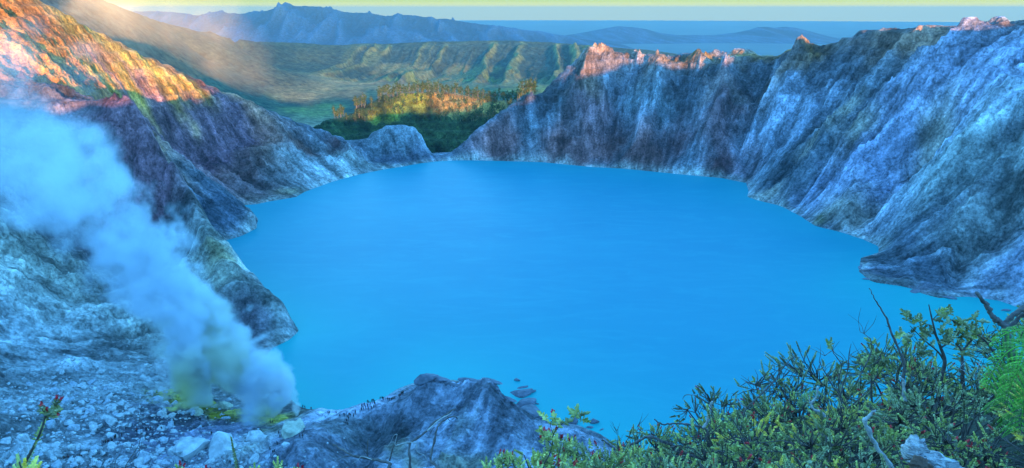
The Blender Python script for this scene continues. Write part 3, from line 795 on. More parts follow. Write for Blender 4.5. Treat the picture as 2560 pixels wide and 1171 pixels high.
def facet_rock(rng, n=18, m=11, planes=12, sq=(1, 1, 0.75), soft=0.0, nz=0.06):
    D_, Fc = sphere_dirs(n, m)
    N = rng.randn(planes, 3); N /= np.linalg.norm(N, axis=1)[:, None]
    h = 0.52 + 0.42 * rng.rand(planes)
    dots = D_ @ N.T
    r = np.where(dots > 0.05, h / np.maximum(dots, 0.05), 9).min(1); r = np.minimum(r, 1.22)
    P = D_ * r[:, None]
    P = P * (1 + nz * perlin(P[:, 0] * 4 + 9, P[:, 1] * 4 + P[:, 2] * 3, int(rng.randint(50))))[:, None]
    return P * np.array(sq), Fc
def tube(path, radii, seg=6, cap=True):
    P = np.asarray(path, float); n = len(P); radii = np.asarray(radii, float)
    T = np.gradient(P, axis=0); T /= np.linalg.norm(T, axis=1)[:, None] + 1e-9
    ref = np.array([0.3, 0.9, 0.1]); V = []
    a = np.cross(T[0], ref); a /= np.linalg.norm(a) + 1e-9
    for i in range(n):
        a = a - T[i] * (a @ T[i]); a /= np.linalg.norm(a) + 1e-9
        b = np.cross(T[i], a)
        for k in range(seg):
            q = 2 * np.pi * k / seg; V.append(P[i] + radii[i] * (math.cos(q) * a + math.sin(q) * b))
    f = []
    for i in range(n - 1):
        for k in range(seg): f.append((i * seg + k, i * seg + (k + 1) % seg, (i + 1) * seg + (k + 1) % seg, (i + 1) * seg + k))
    V = np.array(V)
    ft = []
    if cap:
        V = np.vstack([V, P[-1:] + T[-1] * radii[-1] * 0.5, P[:1]]); e = len(V) - 2
        for k in range(seg):
            ft.append(((n - 1) * seg + k, (n - 1) * seg + (k + 1) % seg, e)); ft.append(((k + 1) % seg, k, e + 1))
    return V, f, ft
class MB:
    """collects pieces into one mesh"""
    def __init__(s): s.V = []; s.q = []; s.t = []; s.c = []; s.n = 0
    def add(s, V, q=(), t=(), c=None):
        V = np.asarray(V, float)
        if len(q): s.q.append(np.asarray(q, int) + s.n)
        if len(t): s.t.append(np.asarray(t, int) + s.n)
        s.V.append(V); s.n += len(V)
        cc = np.ones((len(V), 3)) * (0.5 if c is None else np.asarray(c, float))
        s.c.append(cc)
    def build(s, name, mat, parent=None, shade=True, mesh_only=False):
        F_ = []
        if s.q: F_.append(np.concatenate(s.q))
        if s.t: F_.append(np.concatenate(s.t))
        return mesh_obj(name, np.concatenate(s.V), F_, mat, parent, np.concatenate(s.c), shade, mesh_only)
def spline(pts, n=8):
    P = np.asarray(pts, float); P = np.vstack([2 * P[0] - P[1], P, 2 * P[-1] - P[-2]]); out = []
    for i in range(1, len(P) - 2):
        for k in range(n):
            t = k / n; a, b, c, d = P[i-1], P[i], P[i+1], P[i+2]
            out.append(0.5 * (2*b + (c-a)*t + (2*a-5*b+4*c-d)*t*t + (3*b-a-3*c+d)*t**3))
    out.append(P[-2]); return np.array(out)

# ------------------------------------------------------------------ trees on the wooded hill
M_bark = plain_mat('grey_bark', (0.20, 0.16, 0.12), 0.9, 3.0, 0.4)
M_crown = col_mat('casuarina_foliage', 0.85, 0.6, 0.35)
def tree_proto(seed, H=15.0):
    rg = np.random.RandomState(seed)
    root = empty('casuarina_tree')
    mb = MB(); lean = rg.randn(2) * 0.5
    tp = np.array([[0, 0, -1.5], [lean[0]*.2, lean[1]*.2, H*.3], [lean[0]*.6, lean[1]*.6, H*.6], [lean[0], lean[1], H*.95]])
    path = spline(tp, 4); v, q, t_ = tube(path, np.linspace(0.34, 0.06, len(path)), 5); mb.add(v, q, t_)
    limbs = []
    for k in range(11):
        h = H * (0.32 + 0.6 * k / 11) ; p0 = path[int((h / H) * (len(path) - 1))]
        a = rg.rand() * 6.28; L = (0.10 + 0.16 * rg.rand()) * H * (1.15 - 0.7 * abs(k / 11 - 0.45))
        p1 = p0 + np.array([math.cos(a) * L, math.sin(a) * L, L * (0.35 + 0.5 * rg.rand())])
        v, q, t_ = tube([p0, (p0 + p1) / 2 + [0, 0, -.15 * L], p1], [0.12, 0.08, 0.03], 4); mb.add(v, q, t_); limbs.append((p0, p1, L))
    kid(mb.build('trunk', M_bark, root), root)
    cb = MB()
    for p0, p1, L in limbs + [(path[-4], path[-1], H * .12)]:
        for _ in range(3):
            c0 = p0 + (p1 - p0) * (0.45 + 0.6 * rg.rand()) + rg.randn(3) * 0.35
            shade = 0.6 + 0.8 * rg.rand()
            base = np.array((0.045, 0.09, 0.035)) * shade if rg.rand() < .75 else np.array((0.11, 0.13, 0.045)) * shade
            for j in range(20):
                d = rg.randn(3); d /= np.linalg.norm(d); r = (0.3 + 0.7 * rg.rand()) * (0.055 * H + 0.3)
                c = c0 + d * r * np.array([1, 1, 0.75])
                u = rg.randn(3); u /= np.linalg.norm(u); w = np.cross(u, d); s_ = 0.26 + 0.28 * rg.rand()
                cb.add([c - u * s_, c + w * s_ * .8, c + u * s_, c - w * s_ * .8], [(0, 1, 2, 3)], (), base * (0.8 + 0.4 * rg.rand()))
    kid(cb.build('crown', M_crown, root, shade=False), root)
    return root
rg = np.random.RandomState(42)
tprotos = [tree_proto(s, h) for s, h in ((1, 15), (2, 17), (3, 12.5), (4, 19), (5, 14), (6, 10))]
used = [False] * 6
tree_px = []
for px, py in [(1110,228),(1080,225)]: pass
hill_top = np.array([(p[0], p[1]) for p in HILL])
cand = []
for px in np.arange(835, 1345, 4.6): cand.append((px + rg.randn() * 1.5, None))       # the crest
tree_sites = []
for px, _ in cand:
    py = np.interp(px, hill_top[:, 0], hill_top[:, 1]) + 1.5 + 4 * rg.rand()
    tree_sites.append((px, py, 1))
bands = [((840, 300), (250, 300), 34), ((900, 1010), (235, 290), 42), ((1010, 1085), (228, 262), 16), ((1050, 1110), (226, 258), 16), ((1090, 1250), (262, 300), 52), ((1200, 1320), (240, 290), 60), ((950, 1150), (285, 310), 14), ((1120,1260),(222,240),16)]
bands[0] = ((840, 930), (262, 300), 26)
for (x0, x1), (y0, y1), n in bands:
    for _ in range(n):
        tree_sites.append((x0 + (x1 - x0) * rg.rand(), y0 + (y1 - y0) * rg.rand(), 0))
def hits_many(sites, y0, y1, n=500):
    """smooth-terrain hit for many pixels, then the true ground height"""
    out = []
    for px, py, *_ in sites:
        P = hit(px, py, y0=y0, y1=y1); out.append(P)
    out = np.array(out); out[:, 2] = terrain(out[:, 0], out[:, 1])[0]
    return out
pos = hits_many(tree_sites, 1045., 1320.)
nt_ = 0
for (px, py, crest), P in zip(tree_sites, pos):
    if nt_ >= 285: break
    k = rg.randint(6)
    if crest: k = [0, 1, 3, 4, 1, 3][k]
    root = tprotos[k]
    if used[k]: o = copy_tree(root)
    else: o = root; used[k] = True
    o.location = (P[0], P[1], P[2] - 0.3); o.rotation_euler = (0, 0, rg.rand() * 6.28)
    s = (0.66 + 0.45 * rg.rand()) * (1.22 if crest else 0.85); o.scale = (s * 1.05, s * 1.05, s)
    if crest: lab = 'slender casuarina tree standing on the skyline of the sunlit wooded hill'
    elif px < 1085: lab = 'casuarina tree growing on the left flank of the wooded hill'
    else: lab = 'casuarina tree growing below the ochre clearing on the wooded hill'
    tag(o, lab, 'tree', {'s': 'casuarinas on the skyline of the wooded hill', 'l': 'casuarinas on the left flank of the wooded hill', 'b': 'casuarinas below the ochre clearing'}['s' if crest else ('l' if px < 1085 else 'b')])
    nt_ += 1

# ------------------------------------------------------------------ boulders and scree on the crater floor
M_boulder = col_mat('boulder_rock', 0.9, 2.2, 0.35, 0.08)
BOULD = [facet_rock(np.random.RandomState(100 + k), sq=(1, 0.8 + 0.05 * k, 0.55 + 0.06 * k)) for k in range(6)]
def rock_mesh(k, colr):
    P, Fc = BOULD[k]
    return mesh_obj('boulder', P, Fc, M_boulder, colors=np.tile(np.array(colr), (len(P), 1)), shade=False, mesh_only=True, flow=P * 0.1)
BM = [[rock_mesh(k, c) for k in range(6)] for c in ((0.46, 0.48, 0.50), (0.36, 0.40, 0.46), (0.44, 0.45, 0.36), (0.15, 0.16, 0.20))]
def boulder(P, size, tone, label, group=None, k=None, name='boulder', sq=None, rz=None):
    k = rg.randint(6) if k is None else k
    o = bpy.data.objects.new(name, BM[tone][k]); col.objects.link(o)
    o.location = (P[0], P[1], P[2] + 0.12 * size); o.scale = (size, size, size) if sq is None else tuple(size * q for q in sq)
    o.rotation_euler = (0.25 * rg.randn(), 0.25 * rg.randn(), rg.rand() * 6.28) if rz is None else (0, 0, rz)
    tag(o, label, 'rock', group); return o
sites = []
for _ in range(2600):
    px = -30 + 830 * rg.rand(); py = 860 + 320 * rg.rand() ** 0.9
    inscree = math.exp(-((px - 270) / 190) ** 2 - ((py - 1010) / 75) ** 2) + 0.9 * math.exp(-((px - 380) / 330) ** 2 - ((py - 1150) / 38) ** 2) + 0.6 * math.exp(-((px - 470) / 90) ** 2 - ((py - 1015) / 18) ** 2)
    if rg.rand() < inscree and px < 770: sites.append((px, py, rg.rand()))
sites = sites[:900]
P_ = hits_many(sites, 180., 420.)
size = 0.55 + 2.2 * np.array([s[2] for s in sites]) ** 3.2
order = np.argsort(-size)
big = order[:262]; small = order[262:]
def blab(px, py, s):
    sz = 'large' if s > 2.0 else ('mid-sized' if s > 1.25 else 'small')
    if py > 1085: w = 'on the floor at the bottom left corner' if px < 180 else ('on the floor in front of the line of climbers' if px < 380 else 'in front of the grey shelf')
    elif px < 120: w = 'at the foot of the cliff on the left edge'
    elif py < 985: w = 'high in the scree fan under the drifting smoke' if px < 330 else 'beside the leftmost steam column'
    elif px > 400: w = 'between the scree and the sulphur vents'
    elif px > 270: w = 'just above the line of climbers'
    else: w = 'in the middle of the scree fan'
    return '%s pale angular boulder %s' % (sz, w), 'boulders ' + w
for i in big:
    px, py = sites[i][:2]
    lab, g = blab(px, py, size[i]); _ = (('pale angular boulder lying in the scree fan below the left wall', 'boulders in the scree fan below the left wall') if py < 1085 else
              ('pale angular boulder on the crater floor in front of the fan', 'boulders on the crater floor in front of the fan'))
    boulder(P_[i], size[i], 0 if rg.rand() < .6 else 1, lab, g)
# the countless smaller stones
more = []
for _ in range(16000):
    px = -30 + 900 * rg.rand(); py = 840 + 340 * rg.rand()
    d_ = math.exp(-((px - 250) / 260) ** 2 - ((py - 1010) / 100) ** 2) + 0.8 * math.exp(-((px - 400) / 400) ** 2 - ((py - 1155) / 40) ** 2)
    if rg.rand() < d_ * 0.55: more.append((px, py))
mp = hits_many(more[:5500], 180., 420.)
MV = []; MT = []; MQ = []; MC = []; base = 0
LR = [facet_rock(np.random.RandomState(200 + k), n=8, m=6, planes=12) for k in range(5)]
allp = np.vstack([mp, P_[small]]); alls = np.concatenate([0.22 + 0.75 * rg.rand(len(mp)) ** 2.2, size[small]])
for P, s in zip(allp, alls):
    V0, Fc = LR[rg.randint(5)]; a = rg.rand() * 6.28; ca, sa = math.cos(a), math.sin(a)
    V1 = V0 @ np.array([[ca, sa, 0], [-sa, ca, 0], [0, 0, 1]]) * s * (0.8 + 0.4 * rg.rand(3)) + P
    MV.append(V1); MT.append(Fc[0] + base); MQ.append(Fc[1] + base); base += len(V1)
    MC.append(np.tile(np.array((0.42, 0.45, 0.48)) * (0.55 + 0.65 * rg.rand()), (len(V1), 1)))
MV = np.concatenate(MV)
tag(mesh_obj('scree', MV, [np.concatenate(MT), np.concatenate(MQ)], M_boulder, colors=np.concatenate(MC), shade=False, flow=MV * 0.01), kind='stuff')
# blocks one can single out
for px, py, s, tone, k, lab in [(563,1020,4.6,2,1,'largest pale block standing beside the yellow sulphur vents'), (467,1018,3.6,2,3,'rounded pale block left of the largest block at the vents'), (495,1035,3.0,2,0,'triangular pale block leaning between the two blocks at the vents'),
                                (640,1098,4.2,0,2,'squared pale block with a dark hollow beneath, alone on the grey shelf'), (470,1130,7.5,0,4,'big rough pale boulder in front of the grey shelf'),
                                (550,1135,7.0,0,5,'broad rough pale boulder behind the thin leafy stem'), (735,1085,6.0,2,2,'flat yellowish block below the rounded mound by the shore')]:
    P = hitf(px, py, 180, 420); boulder(P, s, tone, lab, None, k)
# slabs and stones standing in the lake
for px, py, w, d_, h, tone, lab in [(1292,951,3.6,1.9,1.6,3,'small tilted dark rock standing alone furthest out in the lake'), (1309,968,5.2,2.4,1.3,3,'low oval dark rock just beyond the slab pile'), (1321,976,3.2,1.4,0.9,3,'tiny flat rock between the oval rock and the slab pile'),
                                 (1308,985,11.5,5.6,3.4,3,'uppermost flat slab of the rock pile in the lake'), (1328,980,5.5,2.2,1.4,3,'narrow pointed slab on the right of the uppermost slab'),
                                 (1316,1009,12.5,7.5,5.0,3,'middle tilted slab of the rock pile in the lake'), (1320,1036,15.0,9.5,5.5,3,'lowest and widest slab where the rock pile meets the knoll'),
                                 (1342,1010,2.4,1.3,1.0,3,'small stone at the right edge of the middle slab'), (1485,1056,4.2,3.0,3.0,3,'rounded dark boulder in the shallows right of the knoll'), (1434,1056,5.6,3.6,4.2,3,'dark pointed rock standing on the right shoulder of the knoll'),
                                 (1476,1069,3.0,2.0,1.2,3,'low dark stone under the rounded boulder in the shallows'), (1505,1074,2.4,0.9,0.5,3,'thin flat stone just above the water right of the knoll'),
                                 (2515,776,6.0,3.0,1.0,3,'flat dark stone in the shallows behind the forked dead branch'), (2290,729,10,5,1.6,3,'flat rock slab off the dark ledge on the right shore'), (2372,744,9,5,1.6,3,'flat rock slab at the foot of the steep right shore')]:
    P = atz(px, py, 0.0); boulder((P[0], P[1], -0.1 * h), 1.0, tone, lab, 'rocks in the lake', None, 'lake_rock', (w / 2 * 1.3, d_ / 2 * 1.7, h * 1.1), 0.5 * rg.randn())
# dark cap rocks along the knoll's crest
for px, py, Yv, w, d_, h, rz, lab in [(1072,952,303,12,8,6.5,0.5,'dark pointed cap rock on the summit of the knoll'), (1100,960,303,13,6,3.2,-0.25,'dark slab just right of the summit cap rock'), (1140,978,302,11,5,2.6,-0.25,'dark flat slab on the crest between the summit and the layered ledge'),
                                      (1185,981,301,14,6,2.6,-0.3,'layered dark ledge halfway down the right crest of the knoll'), (1235,1002,299,12,5,2.4,-0.5,'dark ledge near the lower right end of the knoll crest'), (1275,1024,297,10,5,2.2,-0.6,'lowest dark ledge of the knoll crest beside the lake slabs')]:
    P = at(px, py, Yv); P = np.array([P[0], P[1], ground_z(P[0], P[1])]); boulder(P, 1.0, 3, lab, None, 1, 'ledge_rock', (w / 2, d_ / 2, h * .8), rz)
# the dark shelf reaching into the lake on the right
for px, py, w, d_, h, rz, lab in [(2185,668,30,30,5.0,0.3,'dark cracked lava ledge jutting furthest into the lake on the right'), (2215,700,32,14,3.4,-0.2,'dark lava ledge in front of the jutting ledge'), (2262,708,26,14,2.6,-0.2,'dark lava ledge continuing the shelf to the right')]:
    P = atz(px, py, 0.0); boulder((P[0], P[1], -0.4), 1.0, 3, lab, None, 2, 'lava_ledge', (w / 2, d_ / 2, h * 0.8), rz)

# ------------------------------------------------------------------ sulphur deposits
t = NT('sulphur_crust')
p_ = t.n('ShaderNodeTexCoord').outputs['Object']; n1 = t.noise(p_, 0.5, 7, 0.7)
t.principled(t.mix(t.rng(n1, 0.35, 0.62), (0.20, 0.20, 0.10), (0.75, 0.66, 0.14)), 0.9, t.bump(n1, 1, 1.2), 0.2)
M_sulf = t.m
for px, py, w, h, lab in [(440,1000,6,3.5,'dark yellow sulphur crag at the left end of the vents'), (425,1025,4.0,1.8,'low yellow mound below the left sulphur crag'), (520,1012,5.5,3.4,'yellow sulphur mound behind the largest pale block'), (590,1035,6,2.6,'bright yellow sulphur cone at the middle of the vents'),
                          (618,1052,5,1.3,'yellow sulphur flow spilling onto the grey shelf'), (645,1046,5,2.4,'grey and yellow sulphur mound under the steam jets'), (700,1048,5,1.6,'pale yellow crust at the right end of the vents'), (668,1035,6,3.2,'sulphur crag behind the steam jets')]:
    P = hitf(px, py, 180, 420); V0, Fc = facet_rock(np.random.RandomState(int(px)), 20, 13, 22, (1, 0.8, 0.8), nz=0.22)
    V0[:, 2] += 0.25 * np.abs(perlin(V0[:, 0] * 5, V0[:, 1] * 5, 3))
    o = mesh_obj('sulphur_mound', V0 * np.array([w, w * .7, h]), Fc, M_sulf, shade=False); o.location = P + np.array([0, 0, h * .1]); tag(o, lab, 'sulphur', 'sulphur mounds at the vents')

# ------------------------------------------------------------------ people
M_skin = plain_mat('skin', (0.30, 0.17, 0.11), 0.6)
M_hair = plain_mat('dark_hair', (0.015, 0.012, 0.010), 0.7)
CLO = [plain_mat('cloth_' + n_, c_, 0.9) for n_, c_ in (('black', (0.012, 0.012, 0.016)), ('navy', (0.015, 0.02, 0.06)), ('charcoal', (0.035, 0.035, 0.04)), ('maroon', (0.16, 0.01, 0.015)), ('brown', (0.06, 0.035, 0.02)))]
def skin_mesh(name, pts, edges, rad, mat, sub=1):
    me = bpy.data.meshes.new(name); me.from_pydata([tuple(p) for p in pts], edges, [])
    o = bpy.data.objects.new(name, me); col.objects.link(o)
    m = o.modifiers.new('s', 'SKIN')
    for i, r in enumerate(rad):
        sv = me.skin_vertices[0].data[i]; sv.radius = (r, r) if not isinstance(r, tuple) else r; sv.use_root = (i == 0)
    o.modifiers.new('u', 'SUBSURF').levels = sub
    dg = bpy.context.evaluated_depsgraph_get()
    out = bpy.data.meshes.new_from_object(o.evaluated_get(dg)); out.name = name
    bpy.data.objects.remove(o); out.materials.clear(); out.materials.append(mat)
    out.polygons.foreach_set('use_smooth', np.ones(len(out.polygons), bool))
    return out
def person_meshes(pose):
    stride, bend, crouch, raise_ = pose
    hipz = 0.92 - crouch * 0.42
    def J(x, y, z): return np.array([x, y, z])
    hip = J(0, 0, hipz); ch = hip + J(0, -0.42 * math.sin(bend), 0.42 * math.cos(bend)); nk = hip + J(0, -0.58 * math.sin(bend), 0.58 * math.cos(bend)); hd = nk + J(0, -0.06 - .1 * math.sin(bend), 0.13 * math.cos(bend * .6)); top = hd + J(0, -0.01, 0.12)
    pts = [hip, ch, nk, hd, top]; E = [(0, 1), (1, 2), (2, 3), (3, 4)]; rad = [(0.15, 0.11), (0.17, 0.11), 0.055, (0.085, 0.10), 0.06]
    legs = []; arms = []
    for s in (-1, 1):
        st = stride * s
        kn = J(s * 0.10, -0.10 * abs(crouch) * 3 - 0.5 * st * .6 + (-.05), hipz * 0.53); an = J(s * 0.10, -st * 0.9 * .6 + 0.15 * crouch, 0.07); toe = an + J(0.01 * s, -0.17, -0.04)
        h = hip + J(s * 0.10, 0, -0.06)
        i = len(pts); pts += [h, kn, an, toe]; rad += [0.095, 0.062, 0.042, 0.035]; E += [(0, i), (i, i + 1), (i + 1, i + 2), (i + 2, i + 3)]; legs.append((i, i + 1, i + 2))
        sh = ch + (nk - ch) * .75 + J(s * 0.19, 0, 0)
        if raise_ and s == 1: el = sh + J(0.12, -0.18, 0.02); ha = el + J(-0.04, -0.16, 0.18)
        else: el = sh + J(s * 0.06, 0.10 * st * 2 - .12 * math.sin(bend), -0.27); ha = el + J(s * 0.0, -0.10 - .1 * st, -0.23)
        i = len(pts); pts += [sh, el, ha, ha + (ha - el) * 0.35]; rad += [0.06, 0.045, 0.032, 0.03]; E += [(1, i), (i, i + 1), (i + 1, i + 2), (i + 2, i + 3)]; arms.append((i, i + 1, i + 2))
    body = skin_mesh('person', pts, E, rad, M_skin)
    jp = [hip + J(0, 0, -.03), ch, nk - J(0, 0, .03)]; je = [(0, 1), (1, 2)]; jr = [(0.175, 0.135), (0.20, 0.14), 0.085]
    for a, b, c in arms:
        i = len(jp); jp += [pts[a], pts[b], pts[c]]; jr += [0.08, 0.062, 0.048]; je += [(1, i), (i, i + 1), (i + 1, i + 2)]
    tp = [hip]; te = []; tr = [(0.165, 0.13)]
    for a, b, c in legs:
        i = len(tp); tp += [pts[a], pts[b], pts[c]]; tr += [0.11, 0.078, 0.062]; te += [(0, i), (i, i + 1), (i + 1, i + 2)]
    jacket = skin_mesh('jacket', jp, je, jr, CLO[0]); trou = skin_mesh('trousers', tp, te, tr, CLO[0])
    V0, Fc = sphere_dirs(10, 8); V0 = V0 * np.array([0.098, 0.112, 0.105]) + hd + J(0, 0.02, 0.045)
    hair = mesh_obj('hair', V0, Fc, M_hair, mesh_only=True)
    return body, jacket, trou, hair
POSES = [person_meshes(p) for p in ((0.0, 0.05, 0, 0), (0.32, 0.12, 0, 0), (0.1, 0.9, 0.35, 0), (0.05, 0.0, 0, 1), (0.2, 0.3, 0, 0))]
PEOPLE = []
def grp(pxs, label, g): PEOPLE.extend([(x, y, label, g) for x, y in pxs])
grp([(757,1021),(763,1022),(778,1023)], 'dark figure standing on the rounded mound at the end of the vents', 'people on the rounded mound')
grp([(821,1039),(824,1034),(813,1045),(841,1031)], 'dark figure on the low saddle right of the rounded mound', 'people on the low saddle')
grp([(861,1039),(865,1037),(868,1041),(871,1038),(874,1036),(877,1038),(871,1045),(866,1047),(850,1040),(884,1038),(865,1054),(869,1055),(888,1030)], 'dark figure in the crowd at the foot of the knoll slope', 'crowd at the foot of the knoll')
grp([(905,1016),(911,1012),(909,1020),(914,1018),(919,1006),(922,1007),(919,1014),(926,1011),(930,1004),(933,1006),(936,1003),(937,1009),(938,1012),(934,1018),(921,1022),(904,1024),(900,1027),(928,1020)], 'dark figure climbing in the crowd halfway up the knoll ridge', 'crowd halfway up the knoll ridge')
grp([(950,998),(956,995),(958,997),(969,994),(973,993)], 'dark figure walking above the crowd on the knoll ridge', 'people above the crowd on the knoll ridge')
grp([(978,994),(981,994),(984,994),(987,993)], 'figure in brown in the row on the pale knoll ridge', 'row of people on the pale ridge')
grp([(998,991),(1001,986),(1004,985),(1006,984),(1008,983)], 'dark figure in the topmost cluster below the dark summit rock', 'topmost cluster on the knoll')
grp([(497,1041),(500,1043),(519,1037)], 'dark figure beside the pale blocks at the vents', 'people beside the pale blocks')
grp([(436,1052),(394,1055),(402,1059),(376,1062),(363,1066),(366,1065),(338,1062),(313,1063),(302,1074)], 'dark figure walking along the edge of the grey shelf', 'people along the edge of the grey shelf')
grp([(258,1096),(262,1095),(266,1094),(270,1092),(273,1091),(277,1090),(279,1087),(285,1083),(288,1082)], 'dark figure in the line climbing through the boulders', 'line of people among the boulders')
grp([(529,1086),(553,1085),(546,1094),(541,1096)], 'dark figure on the middle of the grey shelf', 'people on the middle of the grey shelf')
grp([(643,1054),(682,1053),(676,1054)], 'dark figure standing under the steam jets', 'people under the steam jets')
grp([(697,1083),(700,1092),(704,1090),(693,1104),(749,1082),(755,1082)], 'dark figure on the yellow path below the vents', 'people on the yellow path')
grp([(674,1114),(681,1118),(685,1118)], 'dark figure bending on the yellow patch beside the grey crag', 'people on the yellow patch')
grp([(160,1146),(165,1148),(171,1142),(200,1146),(206,1147)], 'dark figure near the bottom left among pale boulders', 'people at the bottom left')
pp = hits_many([(a, b + 1.5) for a, b, _, _ in PEOPLE], 180., 420.)
for (px, py, lab, g), P in zip(PEOPLE, pp):
    k = rg.randint(5)
    o = bpy.data.objects.new('person', POSES[k][0]); col.objects.link(o)
    s = 1.0 + 0.08 * rg.randn(); s = min(max(s, .88), 1.12) * 1.08
    o.location = (P[0], P[1], P[2] - 0.03); o.rotation_euler = (0, 0, rg.rand() * 6.28); o.scale = (s, s, s)
    tag(o, lab, 'person', g)
    for nm, me in zip(('jacket', 'trousers', 'hair'), POSES[k][1:]):
        c_ = bpy.data.objects.new(nm, me); col.objects.link(c_); c_.parent = o
        if nm != 'hair':
            c_.material_slots[0].link = 'OBJECT'
            c_.material_slots[0].material = CLO[4] if ('brown' in lab and nm == 'jacket') else CLO[rg.choice([0, 0, 1, 2, 2, 3] if nm == 'jacket' else [0, 1, 2])] if 'brown' not in lab else CLO[2]
            if 'brown' not in lab and c_.material_slots[0].material == CLO[3] and rg.rand() < .5: c_.material_slots[0].material = CLO[0]

# ------------------------------------------------------------------ steam and smoke
def fcurve(t, val, pts):
    nd = t.n('ShaderNodeFloatCurve'); cv = nd.mapping.curves[0]
    xs = [p[0] for p in pts]
    cv.points[0].location = pts[0]; cv.points[1].location = pts[-1]
    for p in pts[1:-1]: cv.points.new(*p)
    nd.mapping.update(); t.l(val, nd.inputs['Value']); return nd.outputs[0]
def plume(name, path, rad, dens, label, colr, seed=0.0, nscale=1.0, yellow=0.0, step=1.0, wisp=1.5, soft=0.55, aniso=0.1):
    """path: world points along the plume, rad: radii, dens: densities; one hull round the plume holds a procedural density"""
    P = np.array(path, float); rad = np.array(rad, float); dens = np.array(dens, float)
    A = P[0]; ax = P[-1] - A; L = np.linalg.norm(ax); ex = ax / L
    ez = np.array([0, 0, 1.0]) - ex * ex[2]; ez /= np.linalg.norm(ez); ey = np.cross(ez, ex)
    loc = np.stack([(P - A) @ ex, (P - A) @ ey, (P - A) @ ez], -1)
    # hull: rings across the plume's own axis, so that it never folds over itself
    xs_ = np.linspace(-0.06, 1.05, 26) * L; tsx = loc[:, 0]
    cy0 = np.interp(xs_, tsx, loc[:, 1]); cz0 = np.interp(xs_, tsx, loc[:, 2]); r0_ = np.interp(xs_, tsx, rad) * 1.42
    aa = 2 * np.pi * np.arange(16) / 16
    v = np.stack([np.repeat(xs_, 16), (cy0[:, None] + r0_[:, None] * np.cos(aa)).ravel(), (cz0[:, None] + r0_[:, None] * np.sin(aa)).ravel()], -1)
    q = [(i * 16 + k, i * 16 + (k + 1) % 16, (i + 1) * 16 + (k + 1) % 16, (i + 1) * 16 + k) for i in range(25) for k in range(16)]
    v = np.vstack([v, [[xs_[0], cy0[0], cz0[0]], [xs_[-1], cy0[-1], cz0[-1]]]])
    t_ = [((k + 1) % 16, k, 416) for k in range(16)] + [(400 + k, 400 + (k + 1) % 16, 417) for k in range(16)]
    t = NT(name + '_volume')
    op = t.n('ShaderNodeTexCoord').outputs['Object']
    sx = t.n('ShaderNodeSeparateXYZ'); t.l(op, sx.inputs[0])
    off = t.n('ShaderNodeVectorMath', operation='ADD'); t.l(op, off.inputs[0]); off.inputs[1].default_value = (seed * 31, seed * 17, seed * 7)
    big = t.n('ShaderNodeTexNoise'); big.inputs['Scale'].default_value = 0.018 * nscale; big.inputs['Detail'].default_value = 1; t.l(off.outputs[0], big.inputs['Vector'])
    tt = t.math('DIVIDE', sx.outputs['X'], L)
    B = max(np.abs(loc[:, 1:]).max(), 1.0) * 1.05
    ts = loc[:, 0] / L
    yc = t.math('MULTIPLY', t.math('SUBTRACT', fcurve(t, tt, [(a, 0.5 + b / (2 * B)) for a, b in zip(ts, loc[:, 1])]), 0.5), 2 * B)
    zc = t.math('MULTIPLY', t.math('SUBTRACT', fcurve(t, tt, [(a, 0.5 + b / (2 * B)) for a, b in zip(ts, loc[:, 2])]), 0.5), 2 * B)
    RM = rad.max() * 1.05
    r = t.math('MULTIPLY', fcurve(t, tt, [(a, b / RM) for a, b in zip(ts, rad)]), RM)
    DM = dens.max() * 1.05
    dn = t.math('MULTIPLY', fcurve(t, tt, [(a, b / DM) for a, b in zip(ts, dens)]), DM)
    dy = t.math('SUBTRACT', sx.outputs['Y'], yc); dz = t.math('SUBTRACT', sx.outputs['Z'], zc)
    d = t.math('DIVIDE', t.math('SQRT', t.math('ADD', t.math('MULTIPLY', dy, dy), t.math('MULTIPLY', dz, dz))), r)
    n = t.n('ShaderNodeTexNoise'); n.inputs['Scale'].default_value = 0.055 * nscale; n.inputs['Detail'].default_value = 5; n.inputs['Roughness'].default_value = 0.52
    t.l(off.outputs[0], n.inputs['Vector'])
    nn = t.math('ADD', t.math('MULTIPLY', t.math('SUBTRACT', n.outputs[0], 0.5), 2.6 * wisp / 1.5), t.math('MULTIPLY', t.math('SUBTRACT', big.outputs[0], 0.5), 1.6))
    k = t.math('ADD', t.math('SUBTRACT', 0.75, d), nn)
    edge = t.rng(d, 1.0, 1.35, 1.0, 0.0)
    ends = t.math('MULTIPLY', t.rng(tt, -0.03, 0.0, 0.0, 1.0), t.rng(tt, 0.97, 1.03, 1.0, 0.0))
    s_ = t.n('ShaderNodeMapRange', interpolation_type='SMOOTHSTEP'); s_.inputs['From Min'].default_value = 0.0; s_.inputs['From Max'].default_value = soft; t.l(k, s_.inputs['Value'])
    den = t.math('MULTIPLY', t.math('MULTIPLY', s_.outputs[0], dn), t.math('MULTIPLY', edge, ends))
    pv = t.n('ShaderNodeVolumePrincipled'); pv.inputs['Anisotropy'].default_value = aniso
    t.l(den, pv.inputs['Density'])
    if yellow:
        yf = t.math('MULTIPLY', t.rng(tt, 0.02, yellow, 1.0, 0.0), t.rng(big.outputs[0], 0.42, 0.60))
        t.l(t.mix(yf, colr, (0.95, 0.93, 0.42)), pv.inputs['Color'])
    else: pv.inputs['Color'].default_value = colr + (1,)
    t.l(pv.outputs[0], t.out.inputs['Volume'])
    t.m.cycles.volume_step_rate = step
    M4 = Matrix([[ex[i], ey[i], ez[i], A[i]] for i in range(3)] + [[0, 0, 0, 1]])
    o = mesh_obj(name, v, [np.array(q), np.array(t_)], t.m)
    o.matrix_world = M4
    tag(o, label, None, None, 'stuff'); return o
SM = [(640,1010,300),(590,930,306),(505,800,322),(385,670,340),(245,520,345),(120,400,310),(0,280,265),(-140,170,225)]
